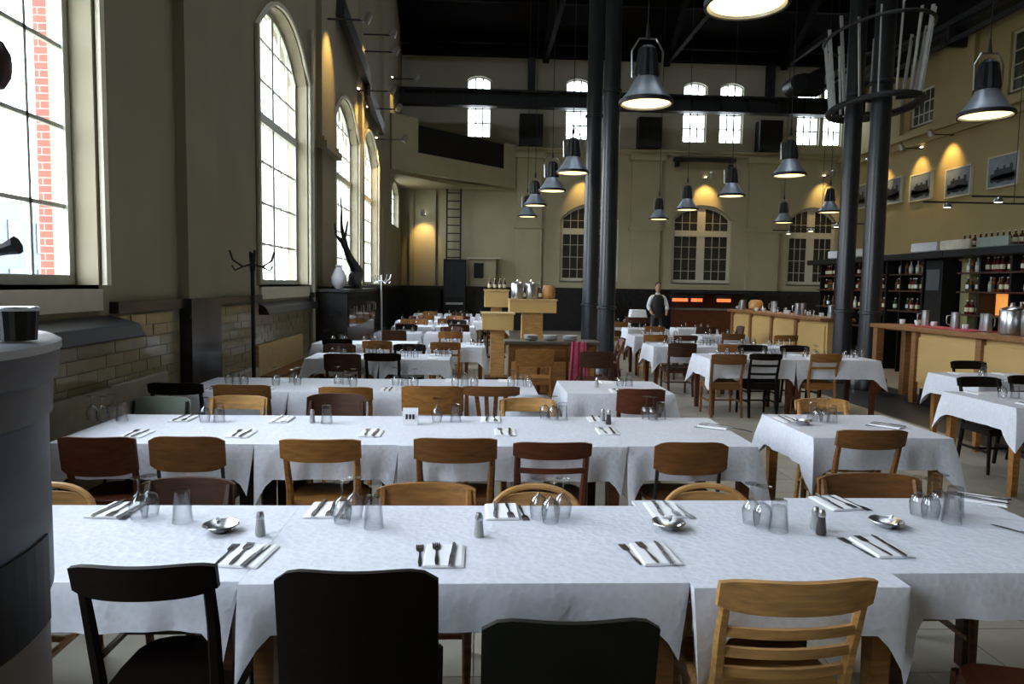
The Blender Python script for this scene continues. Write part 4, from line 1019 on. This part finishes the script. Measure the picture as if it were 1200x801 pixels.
# second row far
pc('Q', 190, 471, 5.4, PI, 'pale green chair behind the left end of the second row')
pc('O', 280, 479, 5.45, PI, 'honey chair behind the second row, under the brown third row chair')
pc('R', 395, 479, 5.45, PI, 'dark brown chair behind the second row beside the white shaker')
pc('O', 618, 481, 5.45, PI, 'honey chair behind the second row, left of the small square table')
pc('O', 962, 480, 5.55, PI, 'honey chair on the far side of the lone white table')
# third row near
pc('T', 205, 450, 5.95, 0, 'black chair at the left end of the third row')
pc('H', 283, 448, 5.95, 0, 'mid brown chair with a deep rail, second in the third row')
pc('G', 405, 450, 5.95, 0, 'orange brown chair with a deep rail in the third row')
pc('L', 507, 446, 5.92, 0, 'orange brown chair with a broad panel back in the third row')
pc('M', 576, 445, 5.92, 0, 'brown chair with fanned back spindles in the third row')
pc('E', 752, 451, 6.0, 0, 'red brown chair in front of the small square table')
# white tub chair
t = thing('tub_chair', (.75 - .33, 5.75, 0), 0, 'pale blue white tub chair between the third row and square table', 'chair')
b = MB(); b.slab(14, lambda u: (.2 * math.sin(u * 1.5), -.02 - .2 * math.cos(u * 1.5), .44 + .02 * abs(u), .84 - .2 * abs(u) ** 3, -.03), .018); b.build('backrest', paleblue_m, t, True)
b = MB(); b.prism([(.2 * math.cos(a * PI / 10), .2 * math.sin(a * PI / 10)) for a in range(20)], .42, .45); b.build('seat', paleblue_m, t)
for k in range(4):
    a = PI / 4 + k * PI / 2; b = MB(); b.tube([(.22 * math.cos(a), .22 * math.sin(a), 0), (.14 * math.cos(a), .14 * math.sin(a), .42)], .012, 6); b.build('leg', chrome, t)
# fourth row
pc('R', 401, 419, 8.65, 0, 'dark brown chair at the left table of the fourth row')
pc('T', 448, 421, 8.65, 0, 'black chair at the right table of the fourth row')
pc('S', 522, 402, 10.4, 0, 'orange brown chair standing out before the table left of the sideboard')
pc('T', 480, 403, 9.95, PI, 'black chair on the far side of the fourth row')
pc('R', 398, 405, 9.95, PI, 'dark brown chair on the far side of the fourth row')
pc('T', 395, 409, 10.75, 0, 'black chair at the left table of the fifth row')
pc('G', 442, 409, 10.75, 0, 'orange brown chair at the right table of the fifth row')
# chairs right
lt = 'at the long table in front of the yellow counter'
pc('H', 855, 414, 9.15, 0, 'mid brown deep railed chair ' + lt)
pc('N', 898, 420, 9.15, 0, 'black ladder back chair ' + lt)
pc('S', 969, 415, 9.25, .1, 'orange brown slatted chair at the right end of the long table')
pc('T', 882, 400, 10.5, PI, 'black chair on the far side of the long table, left one')
pc('T', 931, 403, 10.5, PI, 'black chair on the far side of the long table, right one')
pc('R', 700, 402, 9.3, 0, 'dark brown panel chair just right of the pink cloth')
pc('R', 800, 410, 10.9, 0, 'dark brown chair at the second table behind the long table')
pc('G', 858, 407, 10.9, 0, 'orange brown chair at the second table behind the long table')
pc('T', 1146, 452, 6.85, PI, 'black chair between the two tables at the right edge')
pc('T', 1134, 431, 8.45, PI, 'black chair behind the farther table at the right edge')
pc('N', 1205, 440, 7.0, PI, 'black ladder back chair cut off by the right edge')
cyc = 'RTGIKS'; n = 0
for (x, y) in far:
    for sgn in (-1, 1):
        if sgn == 1 and y > 20: continue
        put_chair(cyc[n % 6], x + random.uniform(-.12, .12), y + sgn * .52, 0 if sgn < 0 else PI, None, 'in the %s row left of the columns' % {13.8: 'sixth', 16.0: 'seventh', 18.2: 'eighth', 20.4: 'ninth', 22.6: 'tenth'}[y], 'chairs in the far left rows'); n += 1
for (x, y, wv) in ((3.2, 13.2, 'at the third table behind the long one'), (3.75, 13.2, 'at the third table behind the long one'), (4.7, 13.4, 'at the third table behind the long one'), (3.75, 15.5, 'in front of the waiter'), (4.95, 15.8, 'in front of the waiter'), (3.75, 16.9, 'in front of the waiter'), (3.4, 17.65, 'beside the waiter'),
                   (2.05, 11.7, 'just before the middle columns'), (2.5, 13.9, 'right behind the middle columns'), (5.6, 13.2, 'beside the far yellow counter'), (5.6, 16.0, 'beside the far yellow counter')):
    put_chair(cyc[n % 6], x, y, (0 if n % 3 else PI / 2) if 'beside the far' in wv or 'columns' in wv else 0, None, wv, 'chairs in the far right rows'); n += 1

# ================================================================== table settings
def napkin():
    t = thing('napkin'); b = MB(); b.box(-.068, .068, -.1, .1, 0, .004); b.build('lower_fold', napkin_m, t, bevel=.0015)
    b = MB(); b.hexa([(-.066, -.099, .004), (.066, -.099, .004), (.066, .099, .004), (-.066, .099, .004), (-.063, -.096, .009), (.058, -.096, .007), (.058, .096, .007), (-.063, .096, .010)]); b.build('upper_fold', napkin_m, t); return t
def fork():
    b = MB(); b.slab(8, lambda u: (0, 0, 0, 0, 0), .001) if False else None
    P = [(-.004, -.1), (.004, -.1), (.0065, -.06), (.003, .0), (.003, .03), (.012, .045), (.013, .06), (-.013, .06), (-.012, .045), (-.003, .03), (-.003, 0), (-.0065, -.06)]
    b.prism(P, 0, .0025)
    for k in range(4): b.box(-.013 + k * .0072, -.0088 + k * .0072, .06, .1, 0.0, .0025)
    return b.build('fork', cutl)
def knife():
    t = thing('knife'); b = MB(); b.prism([(-.006, -.11), (.006, -.11), (.007, -.03), (.005, 0), (-.005, 0), (-.007, -.03)], 0, .006); b.build('handle', cutl, t)
    b = MB(); b.prism([(-.005, 0), (.006, 0), (.010, .05), (.008, .09), (.0, .11), (-.005, .1)], .001, .0035); b.build('blade', cutl, t); return t
def shot_tumbler():   # upturned tumbler, wide mouth down
    b = MB(); b.lathe([(.001, .1), (.0255, .1), (.035, .0), (.038, 0), (.029, .122), (.001, .125)], 20, cap=False); return b.build('upturned_tumbler', glass, None, True)
def wine_up():
    t = thing('upturned_wine_glass'); b = MB(); b.lathe([(.001, .098), (.027, .083), (.0355, .055), (.0345, .035), (.0285, 0), (.030, 0), (.036, .035), (.037, .055), (.028, .085), (.008, .10), (.004, .105)], 20, cap=False); b.build('bowl', glass, t, True)
    b = MB(); b.lathe([(.004, .105), (.0035, .14), (.006, .155)], 8); b.build('stem', glass, t, True)
    b = MB(); b.lathe([(.006, .155), (.031, .160), (.031, .162), (.001, .163)], 16); b.build('foot', glass, t, True); return t
def shaker():
    t = thing('salt_shaker'); b = MB(); b.lathe([(.017, 0), (.019, .01), (.015, .05), (.014, .062)], 12); b.build('glass_body', mat('shaker_glass', (.35, .36, .36), .12), t, True)
    b = MB(); b.lathe([(.015, .062), (.016, .07), (.010, .088), (.001, .09)], 12); b.build('cap', silver, t, True)
    return t
def pepper():
    t = thing('pepper_shaker'); b = MB(); b.lathe([(.018, 0), (.020, .01), (.015, .055), (.013, .07)], 12); b.build('glass_body', mat('pepper_glass', (.05, .04, .04), .12), t, True)
    b = MB(); b.lathe([(.015, .07), (.016, .078), (.010, .096), (.001, .098)], 12); b.build('cap', silver, t, True)
    return t
def ashtray():
    t = thing('silver_ashtray'); b = MB(); b.lathe([(.03, 0), (.034, .004), (.055, .02), (.062, .024), (.066, .026), (.064, .029), (.055, .025), (.034, .009), (.001, .007)], 24); b.build('dish', silver, t, True)
    b = MB()
    for k in range(3):
        a = k * 2.094; b.box(.0, .012, .0, .004, 0, .004) if False else b.tube([(.048 * math.cos(a), .048 * math.sin(a), .022), (.064 * math.cos(a), .064 * math.sin(a), .031)], .006, 6)
    b.build('rest', silver, t, True); return t
def menu_card():
    t = thing('folded_card'); b = MB(); b.hexa([(-.05, -.03, 0), (.05, -.03, 0), (.05, -.027, 0), (-.05, -.027, 0), (-.05, -.002, .11), (.05, -.002, .11), (.05, .001, .11), (-.05, .001, .11)])
    b.hexa([(-.05, .027, 0), (.05, .027, 0), (.05, .03, 0), (-.05, .03, 0), (-.05, -.001, .11), (.05, -.001, .11), (.05, .002, .11), (-.05, .002, .11)]); b.build('card', napkin_m, t)
    b = MB()
    for k in range(3): b.box(-.03 + k * .022, -.016 + k * .022, -.0235, -.0195, .032, .07)
    o = b.build('print', print_black, t); o.location = (0, .003, 0); o.rotation_euler = (-.0, 0, 0)
    return t
ITEM = {'n': ('napkin', napkin, 'folded white napkin', 'napkin'), 'f': ('fork', fork, 'steel fork', 'fork'), 'k': ('knife', knife, 'steel knife', 'knife'), 't': ('tum', shot_tumbler, 'upturned tumbler', 'glass'),
        'w': ('wine', wine_up, 'upturned wine glass', 'glass'), 's': ('shaker', shaker, 'silver capped salt shaker', 'shaker'), 'p': ('pepper', pepper, 'dark pepper shaker', 'shaker'), 'a': ('ash', ashtray, 'round silver ashtray', 'ashtray'), 'm': ('card', menu_card, 'folded white card', 'card')}
ZT = .7505
def item(c, x, y, where, rz=0, z=ZT):
    k, mk, nm, cat = ITEM[c]; o = place(k, mk, (x, y, z), rz); reg(o, nm, where, cat, nm + 's ' + where); return o
def setting(x, y, where, rz=0, extra=True):
    c, s = math.cos(rz), math.sin(rz); item('n', x, y, where, rz)
    def at(dx, dy): return x + c * dx - s * dy, y + s * dx + c * dy
    item('f', *at(-.028, .0), where, rz + .06, ZT + .0105); item('k', *at(.026, .0), where, rz - .03, ZT + .0095)
    if extra: item('f', *at(-.085, .01), where, rz + .08, ZT)
# front table
W = 'on the near edge of the front table'
for (px, py_, rz) in ((292, 652, -.1), (521, 652, 0), (768, 650, .06), (1032, 642, .04)):
    q = Pz(px, py_, .75); setting(q.x, q.y, W, rz)
W = 'on the far edge of the front table'
for (px, py_, rz) in ((135, 598, PI - .1), (381, 598, PI), (588, 600, PI + .02), (778, 598, PI), (978, 590, PI + .1), (1150, 586, PI + .9)):
    q = Pz(px, py_, .75); setting(q.x, q.y, W, rz)
W = 'on the front table'
for c, px, py_ in (('w', 163, 607), ('w', 176, 604), ('t', 214, 611), ('a', 259, 622), ('s', 305, 627), ('w', 401, 612), ('w', 415, 607), ('t', 438, 618), ('s', 561, 628), ('w', 631, 607), ('w', 645, 612), ('w', 659, 606),
                   ('a', 783, 619), ('w', 880, 613), ('w', 893, 617), ('t', 912, 622), ('p', 962, 626), ('s', 955, 620), ('a', 1038, 617), ('w', 1076, 603), ('w', 1090, 607), ('t', 1115, 612), ('t', 1118, 604), ('w', 1100, 600)):
    q = Pz(px, py_, .75); item(c, q.x, q.y, W, random.random() * 6)
q = Pz(1196, 624, .75); item('k', q.x, q.y, 'lying at the right edge of the front table', .5)
# second row
W = 'on the near edge of the second table row'
for (px, py_) in ((160, 509), (283, 509), (435, 508), (592, 507), (712, 506)):
    q = Pz(px, py_, .75); setting(q.x, q.y, W, 0, False)
q = Pz(838, 500, .75); setting(q.x, q.y, W, .9); q = Pz(866, 503, .75); item('k', q.x, q.y, W, .5)
W = 'on the far edge of the second table row'
for (px, py_) in ((215, 491), (330, 492), (575, 492), (700, 492)):
    q = Pz(px, py_, .75); setting(q.x, q.y, W, PI, False)
W = 'on the second table row'
for c, px, py_ in (('w', 108, 492), ('w', 120, 493), ('w', 131, 490), ('t', 143, 493), ('w', 240, 494), ('t', 257, 494), ('s', 366, 495), ('t', 383, 496), ('m', 481, 497), ('w', 512, 494), ('t', 534, 494), ('w', 638, 490), ('w', 648, 491), ('t', 659, 492), ('p', 713, 497),
                   ('w', 757, 491), ('w', 765, 492), ('t', 774, 491), ('s', 706, 494)):
    q = Pz(px, py_, .75); item(c, q.x, q.y, W, 0)
W = 'on the lone table right of the second row'
for c, px, py_ in (('w', 958, 494), ('w', 966, 494), ('t', 975, 495), ('a', 940, 497), ('t', 952, 491)):
    q = Pz(px, py_, .75); item(c, q.x, q.y, W, 0)
q = Pz(1040, 499, .75); setting(q.x, q.y, W, .7); q = Pz(923, 492, .75); setting(q.x, q.y, W, PI, False)
# third row and farther ones: glasses and folded napkins at each place
def dress(x0, x1, y0, y1, where, n=2, dense=3, cut=True):
    for i in range(n):
        x = x0 + (x1 - x0) * (i + .5) / n
        item('n', x, y0 + .14, where, 0)
        if cut: item('k', x + .02, y0 + .14, where, 0, ZT + .0105); item('f', x - .025, y0 + .14, where, 0, ZT + .0105)
        item('n', x, y1 - .14, where, 0)
        for k in range(dense):
            item('wtw'[k % 3], x + .12 + (k - (dense - 1) / 2) * (.085 if dense < 5 else .07) + random.uniform(-.01, .01), (y0 + y1) / 2 + random.uniform(-.12, .12), where, 0)
dress(-2.5, -1.6, 6.15, 7.05, 'on the left table of the third row')
dress(-1.59, -.5, 6.15, 7.05, 'on the middle table of the third row')
dress(-.49, .52, 6.15, 7.08, 'on the right table of the third row', 2)
dress(.78, 1.72, 6.2, 7.05, 'on the small square table', 1, 2)
item('s', 1.1, 6.6, 'on the small square table')
dress(4.3, 5.5, 5.62, 6.55, 'on the orange legged table at the right edge', 2, 2)
dress(5.2, 6.25, 7.25, 8.1, 'on the table by the near counter', 2, 2)
for (a_, c_, y0, y1, wv) in ((-2.1, -1.2, 8.85, 9.6, 'on the left table of the fourth row'), (-1.19, -.35, 8.85, 9.6, 'on the right table of the fourth row'), (-.75, .1, 10.7, 11.5, 'on the table left of the sideboard'), (-2.5, -1.55, 11.0, 11.75, 'on the left table of the fifth row'),
                         (3.05, 4.2, 9.35, 10.15, 'on the left half of the long table'), (4.21, 5.35, 9.35, 10.15, 'on the right half of the long table'), (2.75, 3.95, 11.2, 11.95, 'on the left part of the second table behind'), (3.96, 5.1, 11.2, 11.95, 'on the right part of the second table behind')):
    dress(a_, c_, y0, y1, wv, 2, 3 if a_ < 2 else 5, False)
for (x, y) in far:
    for k in range(4): item('wt'[k % 2], x - .28 + k * .18, y + random.uniform(-.15, .2), 'on the far left tables', 0)
for (x, y) in ((3.5, 13.8), (4.75, 14.0), (3.75, 16.1), (4.95, 16.4), (3.45, 18.3)):
    for k in range(5): item('wt'[k % 2], x - .3 + k * .15, y + random.uniform(-.15, .2), 'on the far right tables', 0)

# ================================================================== steel drum at the left
dc = (-1.08, 1.05); R_ = .43
t = thing('steel_drum', (dc[0], dc[1], 0), 0, 'tall round dark steel drum with zinc top, filling the left edge', 'drum')
b = MB(); b.lathe([(.001, 1.585), (R_ - .01, 1.583), (R_, 1.577), (R_, 1.565)], 72); b.build('top', drumtop_m, t, True)
b = MB(); b.lathe([(R_ - .02, 1.565), (R_ - .002, 1.565), (R_ - .006, 1.52), (R_ - .014, 1.515), (R_ - .016, 1.46), (R_ - .024, 1.455)], 72); b.build('rim_band', mat('worn_grey_rim', (.085, .083, .085), .4, .6), t, True)
b = MB(); b.lathe([(R_ - .022, 1.46), (R_ - .022, 1.17)], 72); b.build('upper_body', drum_m, t, True)
b = MB(); b.lathe([(R_ - .03, 1.20), (R_ - .03, 0)], 72); b.build('lower_body', drumlow_m, t, True)
b = MB()
for k in range(6):
    a0 = -.12 + k * .07; a1 = a0 + .07; rr = R_ - .018; r2 = R_ - .03
    b.hexa([(r2 * math.cos(a0), r2 * math.sin(a0), 1.13), (rr * math.cos(a0), rr * math.sin(a0), 1.13), (rr * math.cos(a1), rr * math.sin(a1), 1.13), (r2 * math.cos(a1), r2 * math.sin(a1), 1.13),
            (r2 * math.cos(a0), r2 * math.sin(a0), 1.27), (rr * math.cos(a0), rr * math.sin(a0), 1.27), (rr * math.cos(a1), rr * math.sin(a1), 1.27), (r2 * math.cos(a1), r2 * math.sin(a1), 1.27)])
b.build('hatch', black_m, t)
q = Pz(19, 399, 1.585); t = thing('black_cup', (q.x, q.y, 1.586), 0, 'small black ribbed cup standing on the steel drum', 'cup')
b = MB(); b.lathe([(.027, 0), (.031, .05), (.028, .05), (.024, .006), (.001, .005)], 24, flute=.06); b.build('body', black_m, t)
b = MB(); b.lathe([(.031, .044), (.032, .048), (.030, .05)], 24); b.build('rim', silver, t, True)

# ================================================================== service stands, sideboard, pass
def podium(px0, px1, pyt, pyb, Y, label, leg=True):
    a = Py(px0, pyt, Y); c = Py(px1, pyb, Y); hw = (c.x - a.x) / 2
    t = thing('service_stand', ((a.x + c.x) / 2, Y, 0), 0, label, 'stand', 'wooden service stands')
    b = MB(); b.box(-hw, hw, 0, .5, c.z, a.z - .03); b.build('box', panelwood, t, bevel=.008)
    b = MB(); b.box(-hw - .02, hw + .02, -.02, .52, a.z - .03, a.z); b.build('top', palewood, t, bevel=.004)
    b = MB(); b.box(-hw * .45, hw * .45, .08, .42, 0.05, c.z); b.build('pedestal', honeywood, t, bevel=.008)
    b = MB(); b.box(-hw * .8, hw * .8, .02, .48, 0, .05); b.build('foot', darkwood, t); return Vector(((a.x + c.x) / 2, Y, a.z))
s1 = podium(565, 602, 366, 387, 12.6, 'nearest pale wooden service stand, left of the column')
s2 = podium(597, 652, 350, 367, 14.8, 'widest pale wooden service stand with steel urns on top')
s3 = podium(568, 596, 339, 360, 16.5, 'farthest pale wooden service stand with dark bottles on top')
wn = 'on the widest service stand'
for k, (dx, kk) in enumerate(((-.3, 'u'), (-.02, 'u'))): reg(place(kk, None, (s2.x + dx, s2.y + .25, s2.z + .002), 1), 'brushed steel urn', wn, 'urn', 'urns on the stand')
for dx in (-.16, .16): o = place(('bottle', 0), None, (s2.x + dx, s2.y + .2, s2.z + .002)); reg(o, 'dark bottle', wn, 'bottle', 'bottles on the stand')
b = MB(); b.lathe([(.1, 0), (.14, .05), (.14, .2), (.1, .28), (.001, .29)], 14); o = b.build('basket', honeywood, None, True); o.location = (s2.x + .34, s2.y + .25, s2.z + .002); tag(o, 'round honey basket at the right end of the widest service stand', 'basket')
for dx in (-.16, -.04, .08, .18): o = place(('bottle', 0), None, (s3.x + dx, s3.y + .2, s3.z + .002)); reg(o, 'dark bottle', 'on the farthest service stand', 'bottle', 'bottles on the far stand')
t = thing('sideboard', (1.05, 10.0, 0), 0, 'brown wooden sideboard in front of the iron columns', 'sideboard')
b = MB(); b.box(-.68, .66, 0, .5, .86, .9); b.build('top', mat('dark_marble_top', (.10, .085, .075), .3), t, bevel=.006)
b = MB(); b.box(-.62, .6, .04, .46, .12, .86); b.build('carcass', brownwood, t)
for k in range(3):
    b = MB(); b.box(-.58 + k * .4, -.22 + k * .4, .015, .04, .18, .62); d_ = b.build('door', honeywood, t, bevel=.005)
    b = MB(); b.box(-.58 + k * .4, -.22 + k * .4, .015, .04, .66, .82); d_ = b.build('drawer', brownwood, t, bevel=.005)
    b = MB(); b.lathe([(.012, 0), (.012, .02)], 8); k_ = b.build('knob', silver, d_); k_.location = (-.4 + k * .4, .015, .74); k_.rotation_euler = (PI / 2, 0, 0)
for sx in (-.6, .54):
    for sy in (.06, .4): b = MB(); b.box(sx, sx + .06, sy, sy + .06, 0, .12); b.build('leg', brownwood, t)
pc('L', 627, 405, 9.45, 0, 'wide orange brown chair standing before the brown sideboard')
q = Py(680, 400, 9.8)
cl = MB(); cl.slab(14, lambda u: (u * (.10), .02 * math.sin(u * 9), 0, .86, .0), .015)
for i, v in enumerate(cl.v):
    if v[2] < .1: cl.v[i] = (v[0] * 1.5, v[1] * 1.6, .14 + .05 * math.sin(v[0] * 30))
o = cl.build('tea_towel', pink_m, None, True); o.location = (q.x, 9.93, .05); tag(o, 'pink checked towel hanging from the right end of sideboard', 'towel')
# dark objects and plates on the sideboard
for k in range(3):
    b = MB(); b.lathe([(.04, 0), (.1, .012), (.1, .018), (.001, .02)], 16)
    for j in range(5): b.lathe([(.1, .018 + j * .012), (.105, .024 + j * .012), (.001, .028 + j * .012)], 16)
    o = b.build('plate_stack', white_m, None, True); o.location = (.75 + k * .28, 10.25, .902); tag(o, ['stack of white plates at the left on the sideboard', 'stack of white plates in the middle of the sideboard', 'stack of white plates at the right on the sideboard'][k], 'plates', 'plate stacks on the sideboard')
# kitchen pass with heat lamps
t = thing('kitchen_pass', (8.2, YF - 1.9, 0), 0, 'dark kitchen pass with three glowing red heat lamps', 'counter')
b = MB(); b.box(-1.35, 1.35, 0, .7, .9, .96); b.build('worktop', silver, t)
b = MB(); b.box(-1.3, 1.3, .05, .65, 0, .9); b.build('cabinet', redwood, t)
b = MB(); b.box(-1.35, 1.35, .1, .7, 1.48, 1.55); b.build('upper_shelf', steel_dark, t)
for x in (-1.3, -.3, .45, 1.25): b = MB(); b.box(x, x + .05, .3, .35, .96, 1.48); b.build('post', steel_dark, t)
b = MB(); b.box(-1.3, 1.3, .62, .66, .96, 1.48); b.build('back_panel', darkwood, t)
for (px0, px1) in ((786, 806), (808, 823), (838, 856)):
    a = Py(px0, 350, YF - 1.7).x - 8.2; c = Py(px1, 350, YF - 1.7).x - 8.2
    b = MB(); b.box(a, c, .1, .3, 1.28, 1.42); hl = b.build('heat_lamp', MATS['dark_painted_iron'], t)
    b = MB(); b.box(a + .03, c - .03, .085, .1, 1.19, 1.3); b.build('glowing_tube', heat_m, hl)
b = MB(); b.box(3.9, 4.5, YF - 1.6, YF - 1.1, 0, 1.35); tag(b.build('cream_cabinet', plaster, bevel=.02), 'cream cabinet against the far wall right behind the iron columns', 'cabinet')
b = MB(); b.box(6.9 - .2, 7.0 - .2, 17.0, 17.7, 0, 1.0)
t = thing('linen_pile', (4.35, 19.6, 0), 0, 'small dark trolley piled with white linen beside the waiter', 'trolley')
b = MB(); b.box(-.3, .3, -.2, .2, .5, .85); b.build('trolley_body', darkwood, t)
for s in (-.28, .26): b = MB(); b.box(s, s + .03, -.18, .18, 0, .5); b.build('leg', steel_dark, t)
for k in range(4):
    b = MB(); b.box(-.24 + k * .01, .22 - k * .012, -.17, .17, k * .052, k * .052 + .05); o_ = b.build('folded_linen', napkin_m, t, bevel=.015); o_.location = (0, 0, .852)

# ================================================================== waiter
wt = thing('person', (4.78, 19.2, 0), PI, 'person standing in a dark waistcoat with white rolled sleeves, far beyond the columns', 'person')
# body faces +y locally (towards the camera after turning)
blob([((0, 0, .98), .10, None), ((0, 0, 1.16), .10, 0), ((0, 0, 1.34), .11, 1), ((0, 0, 1.43), .09, 2), ((0, 0, 1.50), .055, 3), ((0, .01, 1.59), .052, 4),
      ((.16, 0, 1.41), .045, 3), ((.25, .02, 1.16), .038, 6), ((.20, .20, .99), .032, 7), ((.18, .25, .965), .030, 8),
      ((-.16, 0, 1.41), .045, 3), ((-.25, .02, 1.16), .038, 10), ((-.20, .20, .99), .032, 11), ((-.18, .25, .965), .030, 12),
      ((.10, 0, .88), .07, 0), ((.11, .02, .50), .05, 14), ((.11, -.01, .10), .04, 15), ((.11, .1, .04), .03, 16),
      ((-.10, 0, .88), .07, 0), ((-.11, .02, .50), .05, 18), ((-.11, -.01, .10), .04, 19), ((-.11, .1, .04), .03, 20)], 'body', skin_m, wt)
b = MB(); b.lathe([(.001, 0), (.05, .005), (.066, .04), (.076, .10), (.078, .15), (.07, .2), (.045, .235), (.001, .245)], 18); hd = b.build('head', skin_m, wt, True); hd.location = (0, .02, 1.555); hd.scale = (.95, 1.12, 1)
b = MB(); b.lathe([(.075, .12), (.084, .16), (.078, .21), (.05, .25), (.001, .262)], 18); hr = b.build('hair', hair_m, wt, True); hr.location = (0, .0, 1.555); hr.scale = (.98, 1.15, 1)
b = MB(); b.bar((0, .1, 1.68), (0, .125, 1.645), .022, .02); b.build('nose', skin_m, wt)
for s in (-1, 1):
    b = MB(); b.lathe([(.001, -.008), (.01, 0), (.001, .008)], 8, (s * .03, .098, 1.685)); b.build('eye', black_m, wt)
    b = MB(); b.lathe([(.001, -.03), (.014, 0), (.001, .03)], 8, (s * .078, .01, 1.67)); b.build('ear', skin_m, wt)
b = MB(); b.box(-.024, .024, .092, .1, 1.612, 1.620); b.build('mouth', mat('lips', (.3, .1, .09), .6), wt)
shirt = mat('white_shirt', (.68, .69, .72), .8); blk = mat('black_waistcoat', (.012, .012, .016), .7)
blob([((.05, 0, 1.42), .085, None), ((.17, 0, 1.41), .072, 0), ((.215, .01, 1.29), .062, 1), ((.255, .02, 1.16), .056, 2), ((.225, .12, 1.065), .05, 3)], 'sleeve', shirt, wt)
blob([((-.05, 0, 1.42), .085, None), ((-.17, 0, 1.41), .072, 0), ((-.215, .01, 1.29), .062, 1), ((-.255, .02, 1.16), .056, 2), ((-.225, .12, 1.065), .05, 3)], 'sleeve', shirt, wt)
b = MB(); b.lathe([(.062, 1.46), (.068, 1.48), (.06, 1.525)], 14, cap=False); b.build('collar', shirt, wt, True)
def torso(prof, n=24, dy=0):
    vs = []; fs = []
    for (z, a_, c_) in prof:
        for j in range(n): t = 2 * PI * j / n; vs.append((a_ * math.cos(t), dy + c_ * math.sin(t), z))
    for i in range(len(prof) - 1):
        for j in range(n): fs.append((i * n + j, i * n + (j + 1) % n, (i + 1) * n + (j + 1) % n, (i + 1) * n + j))
    fs += [tuple(range(n))[::-1], tuple((len(prof) - 1) * n + j for j in range(n))]
    q = MB(); q.add(vs, fs); return q
torso([(.86, .165, .115), (.95, .17, .12), (1.08, .150, .112), (1.22, .165, .12), (1.34, .185, .128), (1.42, .17, .11), (1.465, .11, .08), (1.48, .065, .06)]).build('waistcoat', blk, wt, True)
for sx in (-1, 1): blob([((sx * .085, 0, .93), .10, None), ((sx * .10, .0, .80), .098, 0), ((sx * .11, .02, .50), .072, 1), ((sx * .11, -.01, .08), .058, 2)], 'trouser_leg', blk, wt)
for s in (-1, 1):
    for k in range(5):
        x = s * (.17 - .022 + k * .011); L = [.05, .065, .07, .066, .052][k] if k else .045
        blob([((x, .27, .96), .008, None), ((x - s * .002, .27 + L * .5, .955), .0075, 0), ((x - s * .006, .27 + L * .9, .94), .006, 1)], 'finger', skin_m, wt, 1)
    b = MB(); b.box(s * .11 - .045, s * .11 + .045, -.06, .17, 0, .07); b.build('shoe', black_m, wt, bevel=.02)
write_labels()
